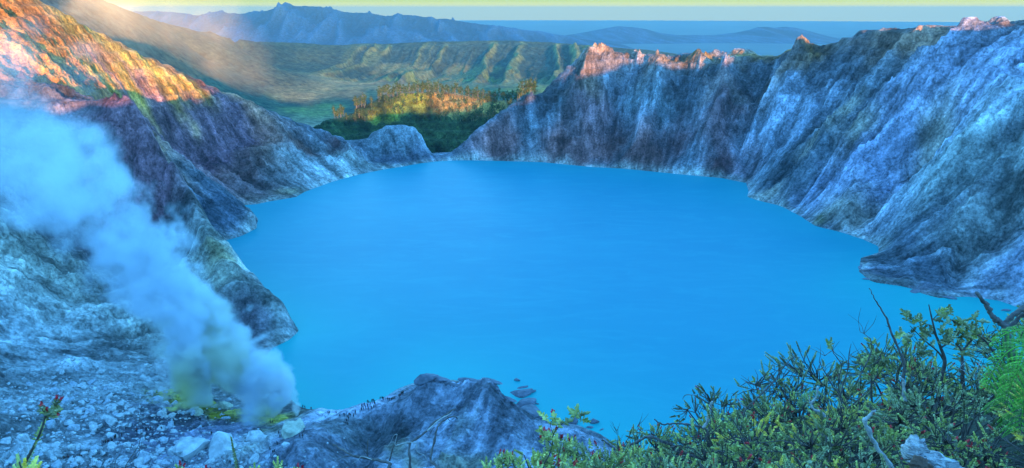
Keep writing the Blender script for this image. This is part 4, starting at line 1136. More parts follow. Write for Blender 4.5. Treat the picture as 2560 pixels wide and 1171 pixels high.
plume('smoke', [at(*p) for p in SM], [15, 20, 23, 25, 30, 34, 36, 38], [0.30, 0.25, 0.19, 0.11, 0.05, 0.024, 0.015, 0.010], 'thick pale volcanic smoke drifting from the vents up the left wall', (0.80, 0.90, 1.0), 1.0, 1.15, 0.20, 0.10, 1.85, 0.5)
for i, (pts, rad, dens) in enumerate([
        ([(742,1045,303),(735,1010,303),(712,970,304),(680,930,306)], [1.6, 4, 7, 10], [0.5, 0.3, 0.15, 0.06]),
        ([(680,1048,300),(690,1015,301),(686,975,302),(660,930,306)], [1.6, 4, 7, 11], [0.5, 0.3, 0.15, 0.06]),
        ([(655,1040,298),(640,1010,299),(630,975,301)], [1.8, 4.5, 8], [0.5, 0.3, 0.12]),
        ([(425,1025,293),(415,985,296),(410,935,300),(425,890,304)], [4, 6, 8, 8], [0.14, 0.14, 0.08, 0.03])]):
    plume('steam', [at(*p) for p in pts], rad, dens, ['rightmost wisp of steam rising at the lake end of the vents', 'white steam jet rising from the yellow crust', 'small steam puff between the sulphur mounds', 'leftmost steam column rising before the scree'][i], (0.98, 0.99, 1.0), 3.0 + i, 3.4, 0, 0.25)
plume('smoke', [at(480,1015,296), at(490,940,302), at(500,860,312), at(470,770,322)], [9, 13, 16, 14], [0.30, 0.26, 0.16, 0.08], 'yellow-tinged smoke rising from the left sulphur crag into the main plume', (0.80, 0.90, 1.0), 5.0, 1.5, 0.6, 0.15, 2.1, 0.4)
plume('smoke', [at(700,1020,302), at(690,975,304), at(650,930,306), at(600,870,310)], [5, 9, 12, 12], [0.26, 0.20, 0.14, 0.10], 'white smoke from the lake end of the vents joining the main plume', (0.82, 0.92, 1.0), 7.0, 1.8, 0, 0.15, 2.1, 0.4)
# sunlit dust and vapour drifting behind the left crest
plume('vapour', [at(760,290,1500), at(610,200,1450), at(440,100,1400), at(300,20,1350), at(200,-40,1300)], [50, 110, 140, 150, 150], [0.0, 0.0022, 0.0050, 0.0055, 0.005], 'thin golden vapour drifting behind the sunlit left crest', (1.0, 0.84, 0.55), 9.0, 0.25, 0, 1.0, 0.7, 1.7, -0.4)
# ------------------------------------------------------------------ the slope under the viewer's feet
FGP = []
def fga(pts, off=0.0):
    for px, py, Yv in pts:
        q = at(px, py, Yv); FGP.append((q[0], q[1], q[2] - off))
SKYL = [(1300,1230,11.5),(1480,1190,11.5),(1560,1150,11.5),(1640,1115,11.5),(1700,1078,11.5),(1800,1030,11.3),(1900,1005,11),(1980,975,10.8),(2100,945,10.4),(2200,920,10),(2300,905,9.6),(2420,880,9.0),(2500,840,8.4),(2600,800,8.2),(2800,740,8.0)]
fga(SKYL, 0.74)
fga([(1200,1300,3.4),(1500,1300,3.4),(1600,1300,3.0),(2000,1260,2.9),(2560,1260,2.6),(2560,1060,4.4),(2300,1085,4.6),(2000,1130,5.6),(1750,1180,7.2),(2450,960,6.2),(2200,1010,7.0),(2700,1000,4),(1600,1210,7),(1500,1240,5.5)], 0.42)
fga([(100,1290,3.6),(400,1290,4.2),(700,1290,5.0),(1000,1270,5.2),(1150,1270,5.5)], 0.1)
for x, y, z in [(-8,6,180.5),(-4,9,178),(0,11,177.5),(-8,12,172),(0,15,172),(6,15,174),(12,14,177),(-12,20,162),(0,22,162),(12,22,166),(20,20,172),(-15,0,182),(0,0,188.1),(0,1.2,187.7),(3,0,188.6),(8,2,189),(16,6,187),(-4,0,187),(-2,2,186.3),
                (-14,-8,184),(0,-6,189),(8,-6,190.5),(16,-6,187),(22,-2,182),(22,8,180),(22,14,176)]:
    FGP.append((x, y, z))
for x in np.arange(-9, 17, 2.5):  # unseen bank behind the viewer, added to keep the foreground in shade
    FGP.append((x, -17, 197.5)); FGP.append((x, -24, 191)); FGP.append((x, -12, 194))
FGP += [(-16,-17,186),(24,-17,186),(-18,-26,180),(24,-26,180),(0,-32,184)]
FGP = np.array(FGP)
_K = np.sqrt(((FGP[:, None, :2] - FGP[None, :, :2]) ** 2).sum(-1) + 0.02); _n = len(FGP)
_A = np.zeros((_n + 1, _n + 1)); _A[:_n, :_n] = _K; _A[:_n, _n] = 1; _A[_n, :_n] = 1; _A[np.arange(_n), np.arange(_n)] += 0.02
_w = np.linalg.lstsq(_A, np.append(FGP[:, 2], 0), rcond=None)[0]
def fg(x, y):
    x = np.asarray(x, float); y = np.asarray(y, float); s = x.shape; x = x.ravel(); y = y.ravel()
    k = np.sqrt((x[:, None] - FGP[:, 0]) ** 2 + (y[:, None] - FGP[:, 1]) ** 2 + 0.02)
    return (k @ _w[:_n] + _w[_n]).reshape(s)
xs = np.arange(-18, 24.01, 0.14); ys = np.arange(-32, 22.01, 0.14)
x, y = np.meshgrid(xs, ys); zz = fg(x, y) + 0.10 * fbm(x / 1.1, y / 1.1, 4, 61) + 0.04 * fbm(x * 3, y * 3, 3, 62)
M_soil = plain_mat('dark_leaf_litter', (0.045, 0.05, 0.04), 0.95, 9.0, 0.6, 0.05)
tag(mesh_obj('hillside_ground', np.stack([x.ravel(), y.ravel(), zz.ravel()], -1), grid_faces(*x.shape), M_soil), kind='structure')

# ------------------------------------------------------------------ foliage
M_leaf = col_mat('leaf', 0.45, 30.0, 0.15, 0.0, 0.4)
M_twig = plain_mat('twig_bark', (0.10, 0.08, 0.075), 0.85, 20.0, 0.5, 0.01)
M_dead = plain_mat('dead_wood', (0.13, 0.11, 0.11), 0.85, 14.0, 0.6, 0.02)
M_pale = plain_mat('bleached_wood', (0.42, 0.40, 0.40), 0.8, 14.0, 0.4, 0.02)
M_flow = col_mat('red_leaf_buds', 0.6, 30.0, 0.2)
rg = np.random.RandomState(77)
GREENS = [(0.25, 0.25, 0.09), (0.40, 0.41, 0.12), (0.58, 0.56, 0.17), (0.16, 0.17, 0.08), (0.85, 0.64, 0.12), (0.36, 0.38, 0.20)]
def leaf(mb, p, d, up, L, w, colr):
    """one leaf: a folded pointed oval of six faces' worth of quads"""
    d = d / (np.linalg.norm(d) + 1e-9); s = np.cross(d, up); s /= np.linalg.norm(s) + 1e-9; n = np.cross(s, d)
    V = [p, p + d * L * .35 + s * w + n * w * .35, p + d * L * .4, p + d * L * .35 - s * w + n * w * .35, p + d * L * .8 + s * w * .55 + n * w * .1, p + d * L - n * w * .2, p + d * L * .8 - s * w * .55 + n * w * .1]
    mb.add(V, [(0, 1, 4, 2), (0, 2, 6, 3)], [(2, 4, 5), (2, 5, 6)], colr)
def shoot(mb, p0, d, L, n, ll, lw, colr, rg, tipc=None, fb=None, openess=0.9, from_=0.15):
    d = d / np.linalg.norm(d); a = np.cross(d, [0.3, 0.2, 0.9]); a /= np.linalg.norm(a); b = np.cross(d, a)
    for i in range(n):
        t = from_ + (1 - from_) * i / n; q = i * 2.4 + rg.rand() * .4; out = a * math.cos(q) + b * math.sin(q)
        el = openess * (1.15 - 0.75 * t)
        dd = out * el + d * (0.35 + 0.65 * t) + np.array([0, 0, 0.12])
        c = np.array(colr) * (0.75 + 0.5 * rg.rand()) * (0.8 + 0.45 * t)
        tgt = mb
        if tipc is not None and t > 0.62:
            c = np.array(tipc) * (0.7 + 0.5 * rg.rand()); tgt = fb if fb is not None else mb
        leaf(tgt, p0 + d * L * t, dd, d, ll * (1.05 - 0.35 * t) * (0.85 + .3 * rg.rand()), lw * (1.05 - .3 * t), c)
def shrub_proto(seed, H=0.75, Rr=0.55, ntip=84, red=0.0, tone=(0, 1, 2), dense=20, twiggy=False):
    rg = np.random.RandomState(seed); root = empty('leafy_shrub')
    br = MB(); lf = MB(); fb = MB(); nm = 7; mains = []
    for k in range(nm):
        a = 2 * np.pi * k / nm + rg.randn() * .3; r = Rr * (0.3 + 0.35 * rg.rand())
        p = np.array([math.cos(a) * r, math.sin(a) * r, H * (0.45 + 0.25 * rg.rand())]); mains.append(p)
        pa = spline([[0, 0, -0.15], [p[0] * .35, p[1] * .35, p[2] * .4], p], 3); v, q, t_ = tube(pa, np.linspace(.014, .007, len(pa)), 5); br.add(v, q, t_)
    for k in range(ntip):
        u = rg.rand(); a = rg.rand() * 6.283; r = Rr * math.sqrt(u) * 1.05; h = H * (1.0 - 0.55 * u) * (0.75 + 0.4 * rg.rand())
        tip = np.array([math.cos(a) * r, math.sin(a) * r, h]); m = min(mains, key=lambda q: np.linalg.norm(q - tip))
        d = tip - m; d = d / (np.linalg.norm(d) + 1e-9) + np.array([0.5 * math.cos(a), 0.5 * math.sin(a), 0.35]) + rg.randn(3) * .35; d /= np.linalg.norm(d)
        L = 0.07 + 0.07 * rg.rand(); p0 = tip - d * L * .6
        v, q, t_ = tube([m, (m + p0) / 2 + rg.randn(3) * .02, p0, p0 + d * L], [.006, .0045, .0035, .002], 4); br.add(v, q, t_)
        if rg.rand() < (.5 if twiggy else .10): continue
        c = GREENS[tone[rg.randint(len(tone))]]; isr = rg.rand() < red
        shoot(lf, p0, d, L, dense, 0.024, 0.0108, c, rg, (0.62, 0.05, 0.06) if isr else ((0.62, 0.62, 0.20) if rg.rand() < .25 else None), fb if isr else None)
        if rg.rand() < .5:
            d2 = d + rg.randn(3) * .6; shoot(lf, p0 - d * .03, d2, L * .7, dense // 2, 0.023, 0.0105, c, rg)
    kid(br.build('branches', M_twig, root), root); kid(lf.build('leaves', M_leaf, root, shade=False), root)
    if fb.n: kid(fb.build('red_foliage', M_flow, root, shade=False), root)
    return root
KINDS_ = [('dark green', dict(tone=(0, 3, 0, 1), red=0.03)), ('mid green', dict(tone=(0, 1, 5), red=0.14)), ('light green', dict(tone=(1, 2, 2, 5), red=0.14)), ('red-tipped green', dict(tone=(1, 2, 5), red=0.45)),
          ('yellow-green', dict(tone=(2, 4, 4), red=0.14)), ('bluish green', dict(tone=(5, 5, 3), red=0.0)), ('sparse twiggy', dict(tone=(0, 1), red=0.14, twiggy=True)), ('deep green', dict(tone=(3, 0), red=0.12))]
protos = [shrub_proto(300 + i, **kw) for i, (_, kw) in enumerate(KINDS_)]
pused = [False] * len(protos)
cands = []
tries = 0
while tries < 9000 and len(cands) < 215:
    tries += 1
    yv = 2.6 + 9.2 * rg.rand() ** 0.8; xv = -0.4 + (yv * 0.86 + 0.6) * rg.rand()
    zv = float(fg(xv, yv)); px, py, dep = project((xv, yv, zv + 0.35))
    if px < 1500 - 60 * (rg.rand()) and py < 1230: continue
    if px < 1280 or px > 2720 or py > 1420: continue
    edge = np.interp(xv / yv, [(p[0] - 1280) / F for p in SKYL], [p[2] for p in SKYL])
    if yv > edge - 0.1: continue
    rad = 0.24 + 0.028 * yv
    if any((xv - a) ** 2 + (yv - b) ** 2 < (rad + c) ** 2 * 0.55 for a, b, _, c in cands): continue
    cands.append((xv, yv, zv, rad))
def place_word(px, py):
    if py > 1120: return 'along the bottom edge right of the weathered stump' if px > 2380 else ('beside the weathered stump' if px > 2150 else ('near the bottom below the jumble of dead twigs' if px < 1850 else 'near the bottom left of the pale dead stick'))
    if px > 2420: return 'under the bright fern'
    if py < np.interp(px, [s[0] for s in SKYL], [s[1] for s in SKYL]) + 45:
        return 'on the skyline against the lake left of the long dead twig' if px < 1900 else ('on the skyline around the bare bush' if px < 2200 else 'on the skyline below the gnarled bush')
    if px > 2240: return 'below the gnarled bush'
    if px > 2060: return 'between the bare bush and the pale dead stick'
    if px > 1840: return 'on the open slope left of the bare bush'
    return 'around the pale forked dead stick'
for xv, yv, zv, rad in cands:
    px, py, dep = project((xv, yv, zv + 0.4))
    far = yv > 7.5
    w = [4, 4, 1, 0.5, 0.5, 3, 3, 3] if far else [0.7, 2, 3, 3.2, 2.2, 2.2, 0.6, 1.0]
    w = np.array(w) / sum(w); k = rg.choice(len(protos), p=w)
    if pused[k]: o = copy_tree(protos[k])
    else: o = protos[k]; pused[k] = True
    s = rad / 0.52 * (1.0 + 0.15 * rg.randn()) * 1.12; o.location = (xv, yv, zv - 0.05); o.rotation_euler = (0.12 * rg.randn() - .15, 0.12 * rg.randn(), rg.rand() * 6.28); o.scale = (s * 1.1, s * 1.1, s * (0.9 + .25 * rg.rand()))
    wd = place_word(px, py)
    tag(o, '%s small-leaved shrub %s' % (KINDS_[k][0], wd), 'shrub', '%s shrubs %s' % (KINDS_[k][0], wd))
for k, o in enumerate(protos):
    if not pused[k]:
        for c_ in KIDS[o.name]: bpy.data.objects.remove(c_)
        bpy.data.objects.remove(o)

# ------------------------------------------------------------------ traced stems and branches
def branch(name, strokes, label, cat='branch', mat=None, group=None, jitter=0.16, rgs=5, nf=1.0):
    strokes = [(a_, [(p[0], p[1], p[2] * nf) for p in b_], c_ * nf, d_ * nf, e_) for a_, b_, c_, d_, e_ in strokes]
    """strokes: list of (part name or None, points (px,py,Y), start radius, end radius, material); the first is the thing's own body"""
    r_ = np.random.RandomState(rgs); base = at(*strokes[0][1][0]) ; root = empty(name, tuple(base)); n = 0
    for st in strokes:
        pn, pts, r0, r1, m = st
        P = spline([at(*p) for p in pts], 5) - base
        rad = np.linspace(r0, r1, len(P)) * (1 + 0.16 * r_.randn(len(P)))
        P = P + r_.randn(*P.shape) * r0 * jitter
        v, q, t_ = tube(P, rad, 8 if r0 > .008 else 5)
        mb = MB(); mb.add(v, q, t_); mb.build(pn, m or mat or M_dead, root)
    tag(root, label, cat, group); return root
def Yp(pts, Y, dY=0.0):
    n = len(pts); return [(p[0], p[1], Y + dY * i / max(1, n - 1)) for i, p in enumerate(pts)]
PX = lambda Y: Y / F * 1.05
branch('dead_branch', [('limb', Yp([(1020,1215),(1025,1171),(1023,1117),(1032,1103),(1067,1078),(1085,1057),(1116,1036),(1134,1024)], 4.6, .5), .0115, .0055, None),
                       ('twig', Yp([(1068,1078),(1085,1062),(1102,1048),(1128,1034)], 4.8, .1), .006, .004, M_pale),
                       ('twig', Yp([(1086,1068),(1080,1076),(1074,1086)], 4.9), .003, .001, None), ('twig', Yp([(1116,1036),(1124,1052),(1136,1045)], 5.0), .003, .0012, None)],
       'longest bare dark branch rising diagonally in front of the knoll')
branch('dead_branch', [('limb', Yp([(1120,1215),(1095,1171),(1076,1149),(1084,1112),(1091,1078),(1102,1058),(1128,1041),(1142,1046)], 4.4, .5), .0115, .0045, None),
                       ('twig', Yp([(1142,1046),(1148,1042),(1150,1036)], 4.9), .003, .0012, M_pale)], 'crooked dead branch right of the longest branch, in front of the knoll')
branch('dead_branch', [('limb', Yp([(975,1215),(972,1171),(972,1158),(923,1147),(884,1140),(855,1124),(833,1111)], 4.4, .3), .0135, .006, None),
                       ('twig', Yp([(920,1146),(918,1130),(919,1110),(921,1098)], 4.6), .006, .0025, None), ('twig', Yp([(920,1140),(912,1128),(905,1121)], 4.6), .0035, .0015, None),
                       ('twig', Yp([(884,1140),(862,1142),(845,1150),(838,1156)], 4.6), .0045, .0015, None), ('twig', Yp([(974,1152),(979,1132),(985,1115),(998,1108),(1022,1108)], 4.5), .0055, .003, None),
                       ('twig', Yp([(930,1150),(905,1141),(895,1150),(880,1160)], 4.3), .003, .0012, M_pale)], 'dark dead branch reaching left in front of the knoll with an upright twig')
branch('dead_branch', [('limb', Yp([(1010,1108),(1024,1106),(1040,1110),(1044,1130),(1062,1140),(1068,1156)], 4.35), .0045, .002, M_pale),
                       ('twig', Yp([(1010,1108),(988,1113),(992,1092),(992,1086),(984,1090),(978,1104),(968,1118)], 4.35), .0035, .0012, M_pale)], 'bleached white twig hooked among the dead branches before the knoll')
branch('dead_branch', [('limb', Yp([(1700,1150),(1679,1113),(1657,1106),(1636,1095),(1614,1094),(1593,1104),(1572,1115),(1550,1114),(1544,1126),(1524,1113),(1505,1100)], 8.5, .3), .026, .010, None),
                       ('twig', Yp([(1550,1114),(1546,1104),(1549,1099)], 8.6), .006, .003, None), ('twig', Yp([(1580,1112),(1570,1100)], 8.6), .005, .002, None)], 'arched dark dead branch overhanging the lake at the lower end of the shrubs', nf=0.85)
branch('dead_branch', [('limb', Yp([(1772,1100),(1767,1077),(1753,1068),(1725,1062),(1696,1059),(1672,1060),(1655,1061),(1645,1056),(1636,1048)], 8.0), .018, .006, None),
                       ('limb', Yp([(1757,1070),(1767,1056),(1775,1022),(1781,1004)], 8.0), .021, .013, M_pale), ('twig', Yp([(1700,1060),(1699,1050)], 8.0), .005, .002, None)], 'pale forked dead stick with one arm over the lake and one upright', nf=0.78)
branch('dead_twig', [('limb', Yp([(1850,1120),(1836,1097),(1814,1069),(1781,1028),(1748,993),(1715,988),(1707,998)], 7.6), .009, .003, None), ('twig', Yp([(1750,994),(1746,975),(1741,966)], 7.6), .003, .0015, None),
                     ('twig', Yp([(1785,1030),(1766,996),(1754,982)], 7.6), .004, .0015, None), ('twig', Yp([(1790,1012),(1786,990),(1778,974)], 7.6), .003, .001, None), ('twig', Yp([(1800,1050),(1795,1015),(1800,985)], 7.6), .003, .001, None)], 'thin drooping dead twig crossing behind the pale forked stick', nf=0.78)
branch('dead_twig', [('limb', Yp([(1850,1085),(1856,1055),(1866,1023),(1902,987),(1934,954),(1950,930),(1967,909),(1984,894),(2000,895)], 7.2), .012, .003, None), ('twig', Yp([(1866,1023),(1850,1008),(1838,995)], 7.2), .006, .004, M_pale),
                     ('twig', Yp([(1904,984),(1902,960),(1903,938)], 7.2), .003, .001, None), ('twig', Yp([(1915,975),(1935,940),(1950,918)], 7.2), .003, .001, None), ('twig', Yp([(1908,984),(1899,955),(1895,945)], 7.2), .0025, .001, None), ('twig', Yp([(1984,894),(1983,886)], 7.2), .002, .001, None)],
       'long thin dead twig slanting up to the right over the lake', nf=0.85)
branch('dead_branch', [('limb', Yp([(2062,1042),(2050,1030),(2033,1024),(2030,1008),(2041,992),(2044,968)], 6.5), .016, .008, M_pale), ('twig', Yp([(2030,1010),(2024,1002),(2023,992)], 6.5), .008, .004, M_pale)], 'short white crooked dead branch on the slope left of the bare bush', nf=0.78)
branch('dead_snag', [('limb', Yp([(2262,1000),(2258,985),(2258,950),(2260,910),(2251,883),(2235,846),(2217,800),(2203,775),(2189,751),(2173,721)], 6.2), .019, .003, None), ('twig', Yp([(2222,818),(2214,814)], 6.2), .004, .001, None), ('foot', Yp([(2263,1005),(2260,985),(2259,955),(2250,944)], 6.12), .018, .010, M_pale)],
       'tall bare spike of dead wood with a bleached foot standing against the lake', nf=0.85)
branch('dead_branch', [('limb', Yp([(2530,900),(2520,860),(2514,820),(2496,803),(2480,790),(2470,768),(2456,750),(2439,733)], 5.0), .028, .012, None), ('limb', Yp([(2514,825),(2520,800),(2544,780),(2575,760),(2620,730)], 5.0), .02, .018, None), ('limb', Yp([(2516,822),(2535,808),(2560,782),(2600,755)], 5.05), .018, .014, None)],
       'thick forked dark dead branch standing above the fern')
branch('dead_stick', [('limb', Yp([(2240,1200),(2224,1162),(2197,1127),(2175,1086),(2160,1050)], 3.4), .014, .011, M_pale), ('limb', Yp([(2160,1052),(2172,1040),(2190,1024)], 3.4), .012, .006, M_pale)], 'pale elbow-shaped dead stick left of the weathered stump')
# the bare bush
bb = [('limb', Yp([(2107,1100),(2102,1042),(2101,993),(2080,963),(2062,930),(2048,905)], 6.8), .013, .004, None), ('limb', Yp([(2101,993),(2108,960),(2120,925),(2122,890),(2128,860)], 6.8), .009, .003, None),
      ('limb', Yp([(2106,1040),(2118,1022),(2142,1003),(2178,968),(2222,940)], 6.7), .009, .003, None), ('limb', Yp([(2100,1000),(2096,950),(2104,915),(2085,885),(2080,878),(2062,890)], 6.9), .008, .003, None),
      ('limb', Yp([(2140,960),(2160,920),(2178,880),(2176,850),(2160,835),(2150,830)], 6.7), .007, .002, None)]
r_ = np.random.RandomState(9)
for k in range(30):
    st = bb[r_.randint(5)][1]; p = st[r_.randint(1, len(st))]; a = -1.57 + r_.randn() * .6; L = 22 + 40 * r_.rand()
    q1 = (p[0] + L * .5 * math.cos(a) + 3 * r_.randn(), p[1] + L * .5 * math.sin(a), p[2] + .05 * r_.randn()); q2 = (p[0] + L * math.cos(a + .3 * r_.randn()), p[1] + L * math.sin(a), p[2] + .1 * r_.randn())
    bb.append(('twig', [p, q1, q2], .003, .001, None))
branch('bare_bush', bb, 'leafless many-stemmed bush with fine twigs against the lake', 'bush', nf=0.88)
# gnarled leafy bushes on the skyline and sprigs: stems with leafy shoots at given pixels
def sprig(name, stems, shoots, label, cat, Y, scale=1.0, seed=1, tones=(0, 1, 2), red=(), matb=None):
    r_ = np.random.RandomState(seed); base = at(stems[0][0][0][0], stems[0][0][0][1], Y); root = empty(name, tuple(base))
    mb = MB()
    for pts, r0, r1 in stems:
        P = spline([at(p[0], p[1], Y + (p[2] if len(p) > 2 else 0)) for p in pts], 5) - base
        v, q, t_ = tube(P, np.linspace(r0, r1, len(P)), 6); mb.add(v, q, t_)
    mb.build('stem', matb or M_twig, root)
    lf = MB()
    for i, (x0, y0, x1, y1, n) in enumerate(shoots):
        a = at(x0, y0, Y + .1 * r_.randn()) - base; b = at(x1, y1, Y + .1 * r_.randn()) - base; L = np.linalg.norm(b - a)
        c = GREENS[tones[r_.randint(len(tones))]]; fb = MB()
        shoot(lf, a, b - a, L, n, 0.034 * scale, 0.011 * scale, c, r_, (0.62, 0.03, 0.05) if i in red else None, fb, 0.85, 0.05)
        if fb.n: fb.build('red_flower', M_flow, root, shade=False)
    lf.build('leaves', M_leaf, root, shade=False)
    tag(root, label, cat); return root
r_ = np.random.RandomState(21)
sh = []
for cx, cy_, rx, ry, n in [(2278,808,22,20,7),(2300,830,22,18,6),(2335,840,32,26,12),(2372,790,26,20,9),(2400,812,26,14,7),(2420,835,34,20,10),(2370,850,36,22,10),(2450,850,34,22,9),(2255,850,20,14,4),(2300,880,26,22,7),(2440,800,16,14,3),(2410,870,30,16,7)]:
    for _ in range(n):
        x0 = cx + rx * r_.randn() * .6; y0 = cy_ + ry * r_.randn() * .5; a = -1.2 + r_.randn() * .9; L = 16 + 12 * r_.rand(); sh.append((x0, y0, x0 + L * math.cos(a), y0 + L * math.sin(a), 15))
sprig('gnarled_bush', [([(2345,1000),(2352,950),(2362,905),(2352,870),(2340,840),(2322,812)], .022, .006), ([(2362,905),(2345,880),(2310,850),(2275,815)], .010, .003), ([(2340,840),(2328,790),(2322,762)], .009, .004), ([(2331,800),(2345,785),(2350,768)], .005, .002),
                       ([(2352,870),(2380,850),(2400,820),(2370,795)], .009, .003), ([(2410,990),(2406,930),(2404,880),(2390,860)], .018, .006), ([(2404,880),(2430,850),(2450,835)], .010, .004), ([(2495,900),(2470,860),(2440,835),(2380,800)], .012, .004), ([(2440,835),(2440,808),(2435,795)], .005, .002)],
      sh, 'gnarled leafy bush with crooked dark stems standing out against the lake', 'bush', 6.0, 1.05, 3, (0, 1, 0, 3, 5), red=(60,))
sh = []
for cx, cy_, n in [(2190,880,7),(2175,905,6),(2200,915,6),(2165,930,6),(2215,905,4),(2264,865,5),(2190,935,6),(2230,930,5)]:
    for _ in range(n):
        x0 = cx + 10 * r_.randn(); y0 = cy_ + 8 * r_.randn(); a = -1.57 + r_.randn() * .8; L = 14 + 10 * r_.rand(); sh.append((x0, y0, x0 + L * math.cos(a), y0 + L * math.sin(a), 14))
sprig('leafy_bush', [([(2180,1010),(2178,960),(2185,910),(2190,870)], .010, .004), ([(2178,960),(2205,925),(2215,900)], .006, .003), ([(2240,960),(2250,920),(2262,890),(2266,860)], .007, .003)], sh, 'small leafy bush between the bare bush and the tall dead spike', 'bush', 6.4, 1.0, 4, (0, 1, 3))
sprig('leafy_twig', [([(2100,960),(2095,925),(2108,900),(2090,885),(2078,872)], .005, .0025), ([(2090,930),(2094,922),(2100,916)], .004, .002)], [(2078,874,2066,850,20),(2076,870,2078,845,14),(2098,932,2092,908,18),(2096,925,2104,912,12)], 'twig with two olive leaf tufts at the top of the bare bush', 'twig', 6.6, 1.15, 5, (1, 0))
# bottom centre and left
sprig('flowering_sprig', [([(1362,1215),(1357,1169),(1372,1140),(1381,1112),(1384,1085),(1409,1057),(1437,1040),(1462,1036)], .0048, .0018), ([(1384,1090),(1376,1062),(1386,1045)], .003, .0015), ([(1390,1076),(1400,1062),(1410,1048)], .003, .0015), ([(1380,1112),(1360,1092),(1352,1078)], .003, .0015), ([(1437,1040),(1452,1050),(1472,1052)], .002, .001), ([(1398,1180),(1395,1150),(1404,1110)], .003, .0015)],
      [(1386,1050,1382,1028,14),(1376,1060,1392,1050,10),(1440,1042,1420,1020,16),(1437,1041,1444,1015,16),(1440,1040,1470,1032,20),(1452,1048,1472,1054,14),(1370,1050,1346,1030,14),(1408,1056,1432,1050,12),(1362,1092,1350,1076,12),(1366,1100,1360,1072,16),(1372,1096,1372,1074,16),(1380,1090,1392,1070,12),(1358,1110,1352,1090,12),(1376,1130,1366,1105,16),(1386,1118,1392,1090,16),(1396,1110,1404,1092,14),(1388,1140,1380,1110,16),(1394,1066,1400,1048,10),(1350,1080,1352,1066,8),(1390,1100,1376,1088,12)],
      'flowering sprig with red buds and feathery tips rising before the knoll', 'plant', 4.2, 1.0, 6, (0, 1, 2), red=(9, 10, 11, 12, 15, 0, 19))
sprig('flowering_plant', [([(45,1230),(62,1161),(75,1135),(94,1097),(106,1067),(113,1044),(126,1030)], .0085, .004), ([(113,1046),(108,1030),(104,1018)], .003, .002), ([(126,1030),(136,1012),(142,1000)], .003, .002)],
      [(62,1168,92,1104,34),(90,1104,112,1050,34),(112,1052,128,1022,18),(126,1036,140,1016,14),(128,1034,152,1024,14),(126,1040,138,1008,14),(104,1030,104,1006,12),(118,1042,118,1024,14),(134,1024,142,992,14),(136,1018,152,998,14),(132,1042,146,1036,12),(124,1034,150,1016,12),(112,1036,104,1010,8)],
      'leafy stem crowned with red flowers at the far left, above the scree', 'plant', 3.1, 0.72, 7, (0, 1, 3), red=(6, 7, 8, 9, 10, 12))
sprig('leafy_tuft', [([(60,1230),(55,1180),(48,1155)], .004, .003), ([(70,1230),(72,1180),(88,1150)], .004, .003)], [(55,1200,44,1140,40),(70,1195,92,1144,40),(62,1205,62,1150,30),(50,1210,34,1165,24),(76,1205,100,1160,20)], 'yellow-green leafy tuft at the foot of the flower stem', 'plant', 3.0, 0.8, 8, (2, 4), red=())
sprig('leafy_plant', [([(598,1230),(595,1171),(590,1143),(582,1115),(578,1098)], .004, .002)], [(596,1190,578,1096,56)], 'thin leafy stem standing alone before the pale boulders', 'plant', 3.6, 0.62, 9, (0, 1))
for i, (x_, y_, rd, lab) in enumerate([(636,1163,False,'stubby leaf tip poking up left of centre at the bottom edge'), (694,1150,False,'pale green leaf tip near the bottom edge below the grey crag'), (450,1158,True,'single red flower tip at the bottom edge in front of the pale boulder'), (515,1168,True,'small red bud at the bottom edge beside the thin leafy stem'), (745,1163,True,'orange-red bud at the bottom edge left of the dark dead branch'),
                                       (1216,1150,False,'small leafy shoot at the bottom edge under the yellow patch'), (1300,1150,False,'green feathery shoot at the bottom edge before the flowering sprig'), (1345,1160,False,'dense green shoot beside the foot of the flowering sprig')]):
    sprig('leafy_shoot', [([(x_ + 2, 1240), (x_ + 1, y_ + 25), (x_, y_ + 6)], .003, .002)], [(x_ + 1, y_ + 34, x_, y_ - 4, 22), (x_ + 2, y_ + 30, x_ + 12, y_ + 2, 14), (x_ + 1, y_ + 30, x_ - 10, y_ + 6, 14)], lab, 'plant', 3.8, 0.7, 40 + i, (1, 2), red=(0, 1) if rd else ())
branch('dead_twig', [('limb', Yp([(300,1230),(312,1171),(330,1140),(348,1110),(352,1075),(346,1030)], 4.2), .0035, .001, None), ('twig', Yp([(330,1140),(352,1120),(356,1060)], 4.2), .002, .0008, None), ('twig', Yp([(315,1165),(345,1140),(350,1112)], 4.2), .002, .0008, None), ('twig', Yp([(290,1200),(286,1160),(300,1135),(304,1120)], 4.2), .002, .0008, None)],
       'fine leafless twig standing before the crowd of boulders', 'twig')
# feathery bushes between the knoll and the shrubs
r_ = np.random.RandomState(31)
for bi, (bx, by, w_, h_, Yv, n, lab) in enumerate([(1430,1130,40,40,5.0,46,'feathery green bush right of the flowering sprig'), (1500,1160,50,26,5.6,46,'low dark green bush at the bottom edge before the arched branch'), (1270,1162,40,14,4.6,22,'sparse feathery bush at the bottom edge left of the flowering sprig'), (1590,1140,50,26,7.0,46,'feathery bush hanging under the arched dead branch'), (1365,1160,34,16,4.4,26,'leafy bush round the foot of the flowering sprig'), (1440,1175,60,14,4.4,40,'bright green bush along the bottom edge right of the flowering sprig')]):
    sh = []; st = []
    for _ in range(n):
        x0 = bx + w_ * r_.randn() * .6; y0 = by + h_ * (r_.rand() - .3); a = -1.57 + r_.randn() * .45; L = 20 + 16 * r_.rand(); sh.append((x0, y0, x0 + L * math.cos(a), y0 + L * math.sin(a), 16))
    for k in range(7): q = sh[r_.randint(n)]; st.append(([(bx + 6 * r_.randn(), by + 90), (bx * .5 + q[0] * .5, by * .5 + q[1] * .5 + 30), (q[0], q[1])], .005, .002))
    sprig('feathery_bush', st, sh, lab, 'bush', Yv, 0.85, 60 + bi, (0, 1, 2, 5), red=tuple(r_.choice(n, 4)))
